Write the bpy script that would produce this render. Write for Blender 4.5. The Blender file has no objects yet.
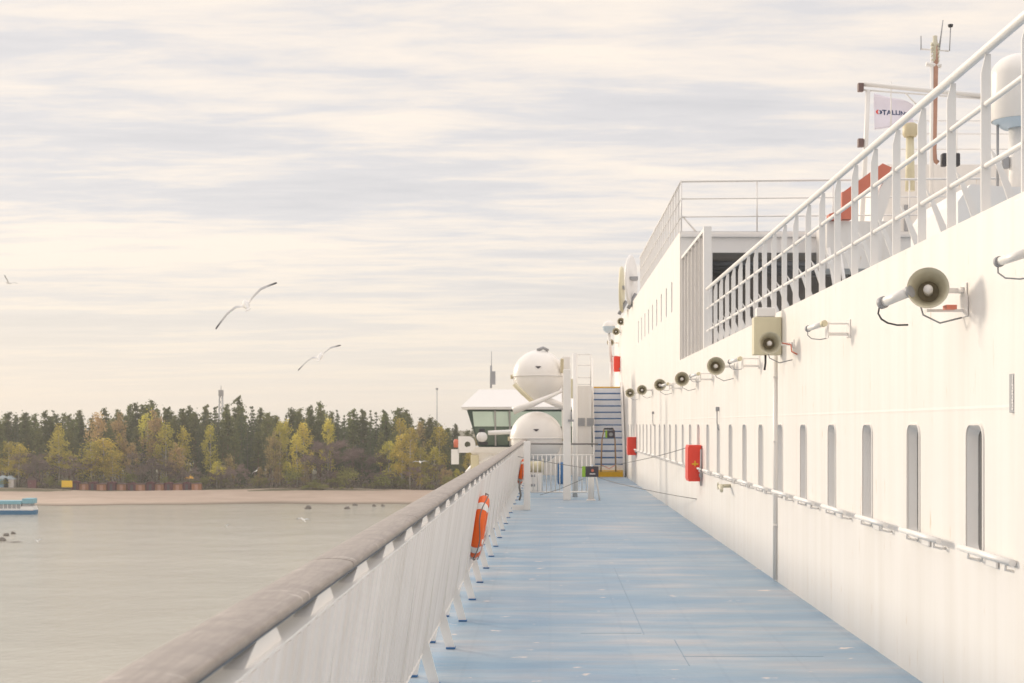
import bpy, bmesh, math, random
from mathutils import Vector, Matrix, noise
from mathutils.geometry import tessellate_polygon
random.seed(7)
PI = math.pi
sc = bpy.context.scene
C = sc.collection
F = 1422.2; H = 1.7
def at(px, py, Y):                       # a point of the place, measured
    return Vector(((px-550)*Y/F, Y, H+(424-py)*Y/F))

# ------------------------------------------------------------- mesh helpers
class MB:
    def __init__(s): s.bm = bmesh.new()
    def box(s, x0, x1, y0, y1, z0, z1, bev=0):
        b = bmesh.new()
        bmesh.ops.create_cube(b, size=1)
        for v in b.verts:
            v.co = Vector(((x0+x1)/2+v.co.x*(x1-x0), (y0+y1)/2+v.co.y*(y1-y0), (z0+z1)/2+v.co.z*(z1-z0)))
        if bev: bmesh.ops.bevel(b, geom=b.edges[:], offset=bev, segments=2, profile=.5, affect='EDGES')
        s._add(b); return s
    def _add(s, b, M=None):
        if M is not None: bmesh.ops.transform(b, matrix=M, verts=b.verts[:])
        me = bpy.data.meshes.new('tmp'); b.to_mesh(me); b.free()
        s.bm.from_mesh(me); bpy.data.meshes.remove(me)
    def tube(s, p0, p1, r0, r1=None, n=12, caps=True):
        if r1 is None: r1 = r0
        p0, p1 = Vector(p0), Vector(p1); d = p1-p0
        q = d.to_track_quat('Z', 'Y')
        ra, rb = [], []
        for k in range(n):
            a = 2*PI*k/n
            u = q @ Vector((math.cos(a), math.sin(a), 0))
            ra.append(s.bm.verts.new(p0+u*r0)); rb.append(s.bm.verts.new(p1+u*r1))
        for k in range(n):
            f = s.bm.faces.new((ra[k], ra[(k+1)%n], rb[(k+1)%n], rb[k])); f.smooth = True
        if caps:
            s.bm.faces.new(ra[::-1]); s.bm.faces.new(rb)
        return s
    def path(s, pts, r, n=8):
        pts = [Vector(p) for p in pts]; rings = []
        for i, p in enumerate(pts):
            d = (pts[min(i+1, len(pts)-1)]-pts[max(i-1, 0)])
            q = d.to_track_quat('Z', 'Y')
            rr = r[i] if isinstance(r, (list, tuple)) else r
            rings.append([s.bm.verts.new(p+q@Vector((math.cos(2*PI*k/n)*rr, math.sin(2*PI*k/n)*rr, 0))) for k in range(n)])
        # re-align rings to limit twist
        for a, b in zip(rings, rings[1:]):
            best = min(range(n), key=lambda o: sum((a[k].co-b[(k+o)%n].co).length for k in range(n)))
            b[:] = b[best:]+b[:best]
            for k in range(n):
                f = s.bm.faces.new((a[k], a[(k+1)%n], b[(k+1)%n], b[k])); f.smooth = True
        s.bm.faces.new(rings[0][::-1]); s.bm.faces.new(rings[-1]); return s
    def lathe(s, prof, loc=(0,0,0), M=None, n=32):
        b = bmesh.new(); rings = []
        for (r, z) in prof:
            if r < 1e-5: rings.append([b.verts.new((0,0,z))])
            else: rings.append([b.verts.new((r*math.cos(2*PI*k/n), r*math.sin(2*PI*k/n), z)) for k in range(n)])
        for a, c in zip(rings, rings[1:]):
            for k in range(n):
                if len(a) == 1 and len(c) == 1: break
                if len(a) == 1: f = b.faces.new((a[0], c[k], c[(k+1)%n]))
                elif len(c) == 1: f = b.faces.new((a[k], c[0], a[(k+1)%n]))
                else: f = b.faces.new((a[k], a[(k+1)%n], c[(k+1)%n], c[k]))
                f.smooth = True
        T = Matrix.Translation(loc)
        if M is not None: T = T @ M
        s._add(b, T); return s
    def prism(s, pts, d):                # closed outline (3D points) pushed along d
        d = Vector(d); a = [s.bm.verts.new(Vector(p)) for p in pts]; b = [s.bm.verts.new(Vector(p)+d) for p in pts]
        n = len(pts)
        s.bm.faces.new(a[::-1]); s.bm.faces.new(b)
        for k in range(n): s.bm.faces.new((a[k], a[(k+1)%n], b[(k+1)%n], b[k]))
        return s
    def quad(s, *p):
        s.bm.faces.new([s.bm.verts.new(Vector(q)) for q in p]); return s
    def torus(s, R, r, M=None, n=48, m=16, a0=0, a1=2*PI, full=True):
        b = bmesh.new(); rings = []
        cnt = n if full else n+1
        for i in range(cnt):
            a = a0+(a1-a0)*i/n
            rings.append([b.verts.new(((R+r*math.cos(2*PI*k/m))*math.cos(a), (R+r*math.cos(2*PI*k/m))*math.sin(a), r*math.sin(2*PI*k/m))) for k in range(m)])
        for i in range(n):
            A = rings[i]; B = rings[(i+1)%cnt]
            for k in range(m):
                f = b.faces.new((A[k], A[(k+1)%m], B[(k+1)%m], B[k])); f.smooth = True
        s._add(b, M); return s
    def build(s, name, mat, parent=None, loc=None):
        bmesh.ops.recalc_face_normals(s.bm, faces=s.bm.faces[:])
        if loc is not None: bmesh.ops.translate(s.bm, verts=s.bm.verts[:], vec=-Vector(loc))
        me = bpy.data.meshes.new(name); s.bm.to_mesh(me); s.bm.free()
        if mat: me.materials.append(mat)
        o = bpy.data.objects.new(name, me); C.objects.link(o)
        if loc is not None: o.location = loc
        if parent: o.parent = parent
        return o
def tag(o, label=None, cat=None, group=None, kind=None):
    if label: o['label'] = label
    if cat: o['category'] = cat
    if group: o['group'] = group
    if kind: o['kind'] = kind
    return o
def empty(name, loc, label, cat, group=None, rot=(0,0,0)):
    o = bpy.data.objects.new(name, None); C.objects.link(o); o.empty_display_size = .2
    o.location = loc; o.rotation_euler = rot
    return tag(o, label, cat, group)
def copy_tree(o, parent=None):
    inv = o.matrix_parent_inverse.copy()
    c = o.copy(); C.objects.link(c); c.parent = parent; c.matrix_parent_inverse = inv
    for ch in list(o.children): copy_tree(ch, c)
    return c
def txt(body, size, extrude=.002, bold=0):
    cu = bpy.data.curves.new('t', 'FONT'); cu.body = body; cu.size = size; cu.extrude = extrude; cu.offset = bold
    cu.align_x = 'LEFT'
    o = bpy.data.objects.new('t', cu); C.objects.link(o)
    bpy.context.view_layer.update()
    me = bpy.data.meshes.new_from_object(o.evaluated_get(bpy.context.evaluated_depsgraph_get()))
    bpy.data.objects.remove(o); bpy.data.curves.remove(cu)
    return me

# ------------------------------------------------------------- materials
def nt(name):
    m = bpy.data.materials.new(name); m.use_nodes = True
    n = m.node_tree.nodes; l = m.node_tree.links
    return m, n, l, n['Principled BSDF']
def plain(name, col, rough=.5, var=.06, scale=4, metal=0, bump=0, bscale=30, coat=0):
    m, n, l, b = nt(name)
    tc = n.new('ShaderNodeTexCoord'); no = n.new('ShaderNodeTexNoise'); no.inputs['Scale'].default_value = scale
    no.inputs['Detail'].default_value = 5
    l.new(tc.outputs['Object'], no.inputs['Vector'])
    mx = n.new('ShaderNodeMixRGB')
    mx.inputs[1].default_value = (*[c*(1-var) for c in col], 1); mx.inputs[2].default_value = (*[min(1, c*(1+var)) for c in col], 1)
    l.new(no.outputs['Fac'], mx.inputs[0]); l.new(mx.outputs[0], b.inputs['Base Color'])
    b.inputs['Roughness'].default_value = rough; b.inputs['Metallic'].default_value = metal
    b.inputs['Coat Weight'].default_value = coat
    if bump:
        n2 = n.new('ShaderNodeTexNoise'); n2.inputs['Scale'].default_value = bscale; n2.inputs['Detail'].default_value = 4
        l.new(tc.outputs['Object'], n2.inputs['Vector'])
        bp = n.new('ShaderNodeBump'); bp.inputs['Strength'].default_value = bump; bp.inputs['Distance'].default_value = .02
        l.new(n2.outputs['Fac'], bp.inputs['Height']); l.new(bp.outputs[0], b.inputs['Normal'])
    return m
def ramp(n, stops):
    r = n.new('ShaderNodeValToRGB'); e = r.color_ramp.elements
    e[0].position = stops[0][0]; e[0].color = (*stops[0][1], 1)
    e[1].position = stops[-1][0]; e[1].color = (*stops[-1][1], 1)
    for p, c in stops[1:-1]:
        k = e.new(p); k.color = (*c, 1)
    return r
def mapped(n, l, scale, rot=(0,0,0), coord='Object'):
    tc = n.new('ShaderNodeTexCoord'); mp = n.new('ShaderNodeMapping')
    mp.inputs['Scale'].default_value = scale; mp.inputs['Rotation'].default_value = rot
    l.new(tc.outputs[coord], mp.inputs['Vector']); return mp.outputs[0]
def noi(n, l, vec, scale, detail=5, rough=.55):
    t = n.new('ShaderNodeTexNoise'); t.inputs['Scale'].default_value = scale
    t.inputs['Detail'].default_value = detail; t.inputs['Roughness'].default_value = rough
    l.new(vec, t.inputs['Vector']); return t.outputs['Fac']
def mix(n, l, fac, a, b):
    m = n.new('ShaderNodeMixRGB')
    for i, v in ((0, fac), (1, a), (2, b)):
        if isinstance(v, tuple): m.inputs[i].default_value = (*v, 1)
        elif isinstance(v, (int, float)): m.inputs[i].default_value = v
        else: l.new(v, m.inputs[i])
    return m.outputs[0]
def ship_paint(name, base=(.835,.798,.755), shear=0, darken=.075, rust=.6, bumpd=.008):  # sets how much darker streaks and patches are, dirt on the walls
    m, n, l, b = nt(name)
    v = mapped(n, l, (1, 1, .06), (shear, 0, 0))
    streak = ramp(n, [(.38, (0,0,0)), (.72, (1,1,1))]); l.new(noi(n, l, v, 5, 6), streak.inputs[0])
    col = mix(n, l, streak.outputs[0], base, tuple(c*(1-darken)*k for c, k in zip(base, (1, .985, .96))))
    v2 = mapped(n, l, (1, 1, 1))
    big = ramp(n, [(.4, (0,0,0)), (.7, (1,1,1))]); l.new(noi(n, l, v2, .9, 3), big.inputs[0])
    mm = n.new('ShaderNodeMath'); mm.operation = 'MULTIPLY'; mm.inputs[1].default_value = .35
    l.new(big.outputs[0], mm.inputs[0])
    col = mix(n, l, mm.outputs[0], col, tuple(c*(1-darken) for c in base))
    # small rust runs
    v3 = mapped(n, l, (2.2, 2.2, .45))
    r1 = ramp(n, [(.635, (0,0,0)), (.70, (1,1,1))]); l.new(noi(n, l, v3, 5.0, 8, .66), r1.inputs[0])
    m3 = n.new('ShaderNodeMath'); m3.operation = 'MULTIPLY'; m3.inputs[1].default_value = rust
    l.new(r1.outputs[0], m3.inputs[0])
    col = mix(n, l, m3.outputs[0], col, (.55,.38,.20))
    l.new(col, b.inputs['Base Color']); b.inputs['Roughness'].default_value = .42
    bp = n.new('ShaderNodeBump'); bp.inputs['Strength'].default_value = .5; bp.inputs['Distance'].default_value = bumpd
    v4 = mapped(n, l, (1, 1, .35)); l.new(noi(n, l, v4, 1.6, 3), bp.inputs['Height']); l.new(bp.outputs[0], b.inputs['Normal'])
    return m
M = {}
M['wall'] = ship_paint('wall_paint')
M['plate'] = ship_paint('bulwark_paint', (.86,.815,.78), shear=math.radians(0), darken=.16, rust=.25)  # vertical streaks in the plate colour, stronger than on the walls
M['white'] = plain('white_paint', (.82,.79,.755), .4, .05, 3)
M['whitegloss'] = plain('white_gelcoat', (.84,.80,.755), .25, .03, 2)
M['grey'] = plain('grey_paint', (.34,.34,.35), .5)
M['dark'] = plain('dark_rubber', (.05,.05,.055), .6)
M['glass'] = plain('window_glass', (.09,.09,.09), .10, .05)
M['red'] = plain('red_paint', (.78,.06,.035), .4, .1, 6)
M['davit'] = plain('orange_red_paint', (.66,.20,.13), .5, .12, 3)
M['orange'] = plain('orange_buoy_foam', (.90,.14,.015), .5, .10, 8, bump=.15)
M['horn'] = plain('aged_cream_plastic', (.60,.56,.43), .5, .2, 9)
M['horndark'] = plain('horn_throat', (.27,.23,.16), .6, .3, 12)
M['cream'] = plain('cream_plastic', (.66,.60,.42), .5, .1, 7)
M['yellow'] = plain('yellow_paint', (.80,.45,.03), .5, .12, 14)
M['tread'] = plain('blue_tread', (.05,.15,.33), .6, .15, 9)
M['riser'] = plain('riser_paint', (.86,.85,.86), .5, .08, 5)
M['green'] = plain('lime_plastic', (.30,.50,.06), .5)
M['sign'] = plain('charcoal_sign', (.07,.06,.07), .5)
M['pale'] = plain('pale_print', (.75,.72,.70), .5)
M['rope'] = plain('grey_rope', (.20,.19,.18), .8)
M['brownrope'] = plain('brown_post', (.34,.22,.12), .7)
M['rust'] = plain('rusty_steel', (.46,.26,.19), .8, .35, 3, bump=.3)
M['tan'] = plain('tan_paint', (.58,.50,.33), .5, .1)
M['flagtext'] = plain('navy_print', (.03,.06,.16), .7)
M['bolt'] = plain('steel_bolt', (.10,.13,.17), .5, metal=.3)
M['shadowgrey'] = plain('inner_wall_and_gap_shade_grey', (.40,.38,.37), .6, .2, 2)
M['lblue'] = plain('pale_blue_cap', (.52,.62,.70), .3)

def m_flag():
    m, n, l, b = nt('flag_cloth')
    b.inputs['Base Color'].default_value = (.72,.66,.80,1); b.inputs['Roughness'].default_value = .8
    v = mapped(n, l, (1,1,1)); c = mix(n, l, noi(n, l, v, 1.5, 3), (.80,.75,.88), (.86,.82,.88)); l.new(c, b.inputs['Base Color'])
    return m
M['flag'] = m_flag()
def m_wood():
    m, n, l, b = nt('weathered_handrail_wood')
    v = mapped(n, l, (1,.07,1)); g = noi(n, l, v, 75, 8, .7)
    col = mix(n, l, g, (.17,.145,.125), (.50,.435,.385))
    v2 = mapped(n, l, (1, 1, 1)); cr = ramp(n, [(.42, (0,0,0)), (.6, (1,1,1))])
    l.new(noi(n, l, mapped(n, l, (1.6, 3.2, 1)), 3.0, 8, .7), cr.inputs[0])
    mmx = n.new('ShaderNodeMath'); mmx.operation='MULTIPLY'; mmx.inputs[1].default_value=.55; l.new(cr.outputs[0], mmx.inputs[0])
    col = mix(n, l, mmx.outputs[0], col, (.25,.215,.195))
    s = ramp(n, [(.635, (0,0,0)), (.66, (1,1,1))]); l.new(noi(n, l, mapped(n, l, (2.5, 26, 2.5), (0,0,.12)), 1.0, 6, .65), s.inputs[0])
    ms = n.new('ShaderNodeMath'); ms.operation='MULTIPLY'; ms.inputs[1].default_value=.9; l.new(s.outputs[0], ms.inputs[0])
    col = mix(n, l, ms.outputs[0], col, (.72,.66,.60))
    l.new(col, b.inputs['Base Color']); b.inputs['Roughness'].default_value = .6
    bp = n.new('ShaderNodeBump'); bp.inputs['Strength'].default_value = .4; bp.inputs['Distance'].default_value = .004
    l.new(g, bp.inputs['Height']); l.new(bp.outputs[0], b.inputs['Normal'])
    return m
M['wood'] = m_wood()
def m_deck():
    m, n, l, b = nt('worn_blue_deck_paint')
    a = noi(n, l, mapped(n, l, (.45, 1.5, 1)), 1.3, 6, .6)
    ra = ramp(n, [(.34, (.20,.32,.435)), (.50, (.315,.415,.50)), (.63, (.46,.485,.515))]); l.new(a, ra.inputs[0])
    col = ra.outputs[0]
    # transverse grimy streaks
    s = ramp(n, [(.46, (0,0,0)), (.60, (1,1,1))]); l.new(noi(n, l, mapped(n, l, (.4, 3.4, 1)), 1.9, 7, .62), s.inputs[0])
    ms = n.new('ShaderNodeMath'); ms.operation='MULTIPLY'; ms.inputs[1].default_value=.36; l.new(s.outputs[0], ms.inputs[0])
    col = mix(n, l, ms.outputs[0], col, (.39,.37,.385))
    s3 = ramp(n, [(.46, (0,0,0)), (.62, (1,1,1))]); l.new(noi(n, l, mapped(n, l, (.5, 1.1, 1), (0,0,.1)), .9, 7, .65), s3.inputs[0])
    ms3 = n.new('ShaderNodeMath'); ms3.operation='MULTIPLY'; ms3.inputs[1].default_value=.5; l.new(s3.outputs[0], ms3.inputs[0])
    col = mix(n, l, ms3.outputs[0], col, (.19,.32,.455))
    # repainted rectangles
    br = n.new('ShaderNodeTexBrick'); br.inputs['Scale'].default_value = .42; br.inputs['Mortar Size'].default_value = .006
    br.inputs['Mortar Smooth'].default_value = .3
    br.inputs['Color1'].default_value = (1,1,1,1); br.inputs['Color2'].default_value = (.93,.96,.99,1); br.inputs['Mortar'].default_value = (.93,.94,.96,1)
    l.new(mapped(n, l, (1, .5, 1), (0,0,PI/2)), br.inputs['Vector'])
    mu = n.new('ShaderNodeMixRGB'); mu.blend_type = 'MULTIPLY'; mu.inputs[0].default_value = .8
    l.new(col, mu.inputs[1]); l.new(br.outputs['Color'], mu.inputs[2]); col = mu.outputs[0]
    # chipped pale spots
    c = ramp(n, [(.662, (0,0,0)), (.69, (1,1,1))]); l.new(noi(n, l, mapped(n, l, (1.0, 1.5, 1)), 3.0, 5, .6), c.inputs[0])
    col = mix(n, l, c.outputs[0], col, (.68,.60,.55))
    l.new(col, b.inputs['Base Color'])
    rr = n.new('ShaderNodeMapRange'); rr.inputs[3].default_value=.38; rr.inputs[4].default_value=.7; l.new(a, rr.inputs[0])
    l.new(rr.outputs[0], b.inputs['Roughness'])
    bp = n.new('ShaderNodeBump'); bp.inputs['Strength'].default_value = .5; bp.inputs['Distance'].default_value = .008
    l.new(noi(n, l, mapped(n, l, (1,1,1)), 24, 5), bp.inputs['Height']); l.new(bp.outputs[0], b.inputs['Normal'])
    return m
M['deck'] = m_deck()
def m_water():
    m, n, l, b = nt('sea_water')
    b.inputs['Roughness'].default_value = .14
    b.inputs['IOR'].default_value = 1.33
    b1 = n.new('ShaderNodeBump'); b1.inputs['Strength'].default_value = .6; b1.inputs['Distance'].default_value = .22
    l.new(noi(n, l, mapped(n, l, (1, .8, 1)), 1.1, 8, .7), b1.inputs['Height'])
    b2 = n.new('ShaderNodeBump'); b2.inputs['Strength'].default_value = .3; b2.inputs['Distance'].default_value = 1.2
    l.new(noi(n, l, mapped(n, l, (1, 1, 1)), .09, 3, .5), b2.inputs['Height'])
    l.new(b1.outputs[0], b2.inputs['Normal']); l.new(b2.outputs[0], b.inputs['Normal'])
    w = ramp(n, [(.42, (.46,.435,.365)), (.66, (.53,.50,.425))]); l.new(noi(n, l, mapped(n, l, (.25, 1, 1)), .03, 5), w.inputs[0])
    l.new(w.outputs[0], b.inputs['Base Color'])
    return m
M['water'] = m_water()
def m_ground():
    m, n, l, b = nt('forest_floor')
    c = mix(n, l, noi(n, l, mapped(n, l, (1,1,1)), .15, 6), (.10,.085,.05), (.16,.14,.07)); l.new(c, b.inputs['Base Color']); b.inputs['Roughness'].default_value=.9
    return m
M['ground'] = m_ground()
def m_sand():
    m, n, l, b = nt('pink_sand')
    c = mix(n, l, noi(n, l, mapped(n, l, (.5,1,1)), .22, 7, .65), (.33,.235,.17), (.56,.44,.35))
    g = n.new('ShaderNodeNewGeometry'); s_ = n.new('ShaderNodeSeparateXYZ'); l.new(g.outputs['Position'], s_.inputs[0])
    mr = n.new('ShaderNodeMapRange'); mr.inputs[1].default_value = WZ_+.45; mr.inputs[2].default_value = WZ_+.10; l.new(s_.outputs[2], mr.inputs[0])
    c = mix(n, l, mr.outputs[0], c, (.17,.13,.09)); l.new(c, b.inputs['Base Color']); b.inputs['Roughness'].default_value = .9
    return m
WZ_ = -20.3
M['sand'] = m_sand()
M['rock'] = plain('shore_rock', (.16,.14,.12), .85, .3, 1.2, bump=.5, bscale=3)
def m_leaf(name, a, b_, trans=.25):
    m, n, l, b = nt(name)
    oi = n.new('ShaderNodeObjectInfo')
    f = noi(n, l, mapped(n, l, (1,1,1)), .45, 4, .7)
    r = ramp(n, [(.32, a), (.68, b_)]); l.new(f, r.inputs[0])
    hv = n.new('ShaderNodeHueSaturation')
    mr = n.new('ShaderNodeMapRange'); mr.inputs[3].default_value = .75; mr.inputs[4].default_value = 1.3
    l.new(oi.outputs['Random'], mr.inputs[0]); l.new(mr.outputs[0], hv.inputs['Value'])
    mr2 = n.new('ShaderNodeMapRange'); mr2.inputs[3].default_value = .485; mr2.inputs[4].default_value = .512
    ml = n.new('ShaderNodeMath'); ml.operation='FRACT'; m7 = n.new('ShaderNodeMath'); m7.operation='MULTIPLY'; m7.inputs[1].default_value=7.3
    l.new(oi.outputs['Random'], m7.inputs[0]); l.new(m7.outputs[0], ml.inputs[0]); l.new(ml.outputs[0], mr2.inputs[0]); l.new(mr2.outputs[0], hv.inputs['Hue'])
    l.new(r.outputs[0], hv.inputs['Color']); l.new(hv.outputs[0], b.inputs['Base Color'])
    b.inputs['Roughness'].default_value = .8
    b.inputs['Specular IOR Level'].default_value = .2
    t = n.new('ShaderNodeBsdfTranslucent'); l.new(hv.outputs[0], t.inputs['Color'])
    ms = n.new('ShaderNodeMixShader'); ms.inputs[0].default_value = trans
    l.new(b.outputs[0], ms.inputs[1]); l.new(t.outputs[0], ms.inputs[2])
    l.new(ms.outputs[0], n['Material Output'].inputs['Surface'])
    return m
M['pine'] = m_leaf('pine_needles', (.080,.098,.036), (.215,.225,.075), .38)
M['spruce'] = m_leaf('spruce_needles', (.055,.078,.036), (.135,.160,.062), .32)
M['birch'] = m_leaf('young_birch_leaves', (.42,.37,.06), (.74,.63,.13), .5)
M['bare'] = m_leaf('bare_twigs', (.16,.12,.10), (.33,.25,.215), .25)
M['rusty'] = m_leaf('russet_leaves', (.34,.24,.11), (.52,.39,.17), .4)
M['shrubg'] = m_leaf('shrub_leaves', (.20,.21,.06), (.42,.40,.12), .4)
M['bark'] = plain('pine_bark', (.22,.13,.08), .9, .3, .6)
M['pbark'] = plain('birch_bark', (.50,.46,.40), .8, .3, 1.5)
M['gbark'] = plain('grey_brown_bark', (.15,.12,.10), .9, .3, 1.5)

# ============================================================= SETTING
WZ = -20.3
w = MB(); w.quad((-3000,-800,WZ), (3000,-800,WZ), (3000,4000,WZ), (-3000,4000,WZ))
tag(w.build('water', M['water']), kind='structure')
# terrain of the far shore: beach + wooded ground
def shore_y(x):
    return 391 + 5*math.sin(x*.021+1) + 3*math.sin(x*.06) + 1.6*math.sin(x*.17+2) + (26 if x > -20 else 0)*min(1, (x+20)/60) 
def land_z(x, d):                        # d: metres behind the shoreline
    if d < 0: return WZ - .6 + .02*d
    if d < 36: return WZ - .05 + d*.062 + .25*noise.noise(Vector((x*.05, d*.1, 0)))
    return WZ + 2.2 + (d-36)*.022 + 1.0*noise.noise(Vector((x*.02, d*.02, 3)))
xs = [-900+8*i for i in range(226)]
def sheet(name, ds, mat, lift=0):
    b = MB(); grid = []
    for x in xs:
        grid.append([b.bm.verts.new((x, shore_y(x)+d, land_z(x, d)+lift)) for d in ds])
    for i in range(len(xs)-1):
        for j in range(len(ds)-1):
            f = b.bm.faces.new((grid[i][j], grid[i+1][j], grid[i+1][j+1], grid[i][j+1])); f.smooth = True
    return tag(b.build(name, mat), kind='structure')
sheet('beach', [-6,-1,0,1.5,4,7,11,15,19,23,27,31,35,40], M['sand'], .05)
sheet('terrain', [33,36,40,48,60,80,110,150,220,320,460,700], M['ground'])

# ============================================================= SHIP: deck
XW = 2.45                                # plane of the deckhouse wall
d = MB(); d.quad((-1.08,-6,0), (XW+.2,-6,0), (XW+.2,60,0), (-1.08,60,0))
tag(d.build('deck', M['deck']), kind='structure')
d = MB(); d.box(-1.10,-1.085,-6,70,-21,.03); d.box(-1.085,14,-6.1,-6,-21,-.01); d.box(-1.085,14,70,70.1,-21,-.01)
tag(d.build('hull', M['wall']), kind='structure')
d = MB(); d.box(XW+.03, 14, -6, 26.76, 2.72, 2.80)
tag(d.build('upper_deck', M['deck']), kind='structure')
# thin weld seams on the deck
d = MB()
for (x0,x1,y,zz) in ((.97,2.0,10.4,0), (.25,.74,11.55,0)):
    d.box(x0,x1,y-.003,y+.003,.0,.002)
for (x,y0,y1) in ((.76,11.5,16.9), (.98,10.0,11.2)):
    d.box(x-.003,x+.003,y0,y1,.0,.002)
tag(d.build('weld_seam', plain('seam_paint',(.25,.34,.43),.6)), kind='structure')

# ============================================================= wall with holes
def rrect(cy, cz, w_, h_, r, n=5):
    out = []
    for (sx, sz, a0) in ((1,1,0), (-1,1,PI/2), (-1,-1,PI), (1,-1,1.5*PI)):
        for k in range(n+1):
            a = a0+PI/2*k/n
            out.append((cy+sx*(w_/2-r)+r*math.cos(a), cz+sz*(h_/2-r)+r*math.sin(a)))
    return out
def panel_with_holes(mb, x, y0, y1, z0, z1, holes):
    """cells along y, each with at most one rounded hole"""
    cells = []; cur = y0
    hs = sorted(holes, key=lambda h: h[0])
    for i, hh in enumerate(hs):
        e = y1 if i == len(hs)-1 else (hh[0]+hs[i+1][0])/2
        cells.append((cur, e, hh)); cur = e
    for (a, b, hh) in cells:
        outer = [Vector((x, a, z0)), Vector((x, b, z0)), Vector((x, b, z1)), Vector((x, a, z1))]
        inner = [Vector((x, p, q)) for p, q in rrect(*hh)]
        tris = tessellate_polygon([outer, inner[::-1]])
        allp = outer+inner[::-1]
        vs = [mb.bm.verts.new(p) for p in allp]
        for t in tris:
            try: mb.bm.faces.new([vs[k] for k in t])
            except ValueError: pass
wins = [(8.20-1.39+1.385*k, 1.31, .31, .76, .07) for k in range(28) if 8.2-1.39+1.385*k < 45]
wall = MB(); panel_with_holes(wall, XW, -6, 45.75, .0, 2.9, wins)
wall.box(XW+.002, XW+.16, -6, 45.75, 2.86, 2.904)
wall_o = wall.build('painted_wall', M['wall'])
DH = empty('deckhouse', (XW, 20, 0), 'long white painted steel deckhouse wall with slot windows along the deck', 'deckhouse')
wall_o.parent = DH; wall_o.matrix_parent_inverse = Matrix.Translation((-XW,-20,0))
def under(o, p):
    o.parent = p; o.matrix_parent_inverse = Matrix.Translation(-p.location); return o
# window = reveal tube, pane = glass
def window_bm(hh, depth=.062):
    b = MB(); P = rrect(*hh); n = len(P)
    a = [b.bm.verts.new((XW-.001, p, q)) for p, q in P]; c = [b.bm.verts.new((XW+depth, p, q)) for p, q in rrect(hh[0],hh[1],hh[2]-.07,hh[3]-.07,hh[4]*.7)]
    for k in range(n):
        f = b.bm.faces.new((a[k], a[(k+1)%n], c[(k+1)%n], c[k])); f.smooth = True
    return b, P
b, P = window_bm((0,1.31,.31,.76,.07)); win0 = b.build('window', M['white'])
rm1 = MB(); A_=rrect(0,1.31,.345,.795,.085); B_=rrect(0,1.31,.315,.765,.072); n_=len(A_)
ra=[rm1.bm.verts.new((XW-.0005,p,q)) for p,q in A_]; rc=[rm1.bm.verts.new((XW-.009,p*.985,(q-1.31)*.99+1.31)) for p,q in A_]; rb_=[rm1.bm.verts.new((XW-.009,p,q)) for p,q in B_]; rd2=[rm1.bm.verts.new((XW+.004,p,q)) for p,q in B_]
for U,V in ((ra,rc),(rc,rb_),(rb_,rd2)):
    for k in range(n_): rm1.bm.faces.new((U[k],U[(k+1)%n_],V[(k+1)%n_],V[k]))
rm1.build('rim', M['wall'], win0)
g = MB(); g.prism([(XW+.055, p, q) for p, q in P], (.03,0,0)); pane0 = g.build('pane', M['glass'], win0)
under(win0, DH)
for i, hh in enumerate(wins):
    o = win0 if i == 0 else copy_tree(win0, DH)
    o.location = (0, hh[0], 0)
# grab rails under each window
r = MB()
xr = XW-.075; zr = .985
r.tube((xr,-.47,zr), (xr,.47,zr), .019, n=10)
for yy in (-.36,.30):
    r.path([(xr,yy,zr), (xr,yy,zr-.045), (XW-.03,yy,zr-.055), (XW-.002,yy,zr-.055)], .009, 6)
r.box(XW-.018,XW-.002,-.02,.16,zr-.075,zr-.02,.006)
gr0 = r.build('grab_rail', M['white']); under(gr0, DH)
for i, hh in enumerate(wins):
    o = gr0 if i == 0 else copy_tree(gr0, DH)
    o.location = (0, hh[0]-.42, 0)
# pilaster at the near end, wall flange columns
p = MB(); p.box(XW-.05, XW-.002, 7.16, 7.36, 0, 2.86, .012); under(p.build('pilaster', M['wall']), DH)

for z_ in (1.79,):
    p = MB(); p.prism([(XW+.0005,-6,z_-.02),(XW-.0012,-6,z_),(XW+.0005,-6,z_+.02)],(0,51.7,0)); under(p.build('weld_seam', M['wall']), DH)
for y_ in (5.2,9.75,13.05,18.6,26.5,32):
    p = MB(); p.prism([(XW+.0005,y_-.02,.02),(XW-.0012,y_,.02),(XW+.0005,y_+.02,.02)],(0,0,2.84)); under(p.build('weld_seam', M['wall']), DH)
# vertical pipe with cream junction box
pp = empty('drain_pipe', (XW-.012, 15.35, 0), 'white vertical pipe running down the wall below the cream junction box', 'pipe')
b = MB(); b.tube((0,0,.02), (0,0,2.75), .028); b.build('pipe', M['wall'], pp); b = MB(); b.tube((.004,.16,.02), (.004,.16,2.75), .012, n=8); b.build('conduit', M['wall'], pp)
for z in (.6,1.5,2.2):
    b = MB(); b.box(-.031,.011,-.03,.03,z,z+.02); b.build('clamp', M['white'], pp)
jb = at(760, 352, 15.1); 
J = empty('junction_box', (XW-.17, 15.0, 2.43), 'cream steel junction box high on the wall behind the second horn', 'junction box')
b = MB(); b.box(-.13,.165,0,.16,0,.40,.01); b.build('housing', M['cream'], J)
b = MB(); b.box(-.10,.10,.002,.12,.402,.50,.01); b.build('top_cover', M['white'], J)
b = MB(); b.path([(0,.05,0),(.0,.05,-.08),(-.01,.05,-.16)], .012, 6); b.build('cable_gland', M['dark'], J)

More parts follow.
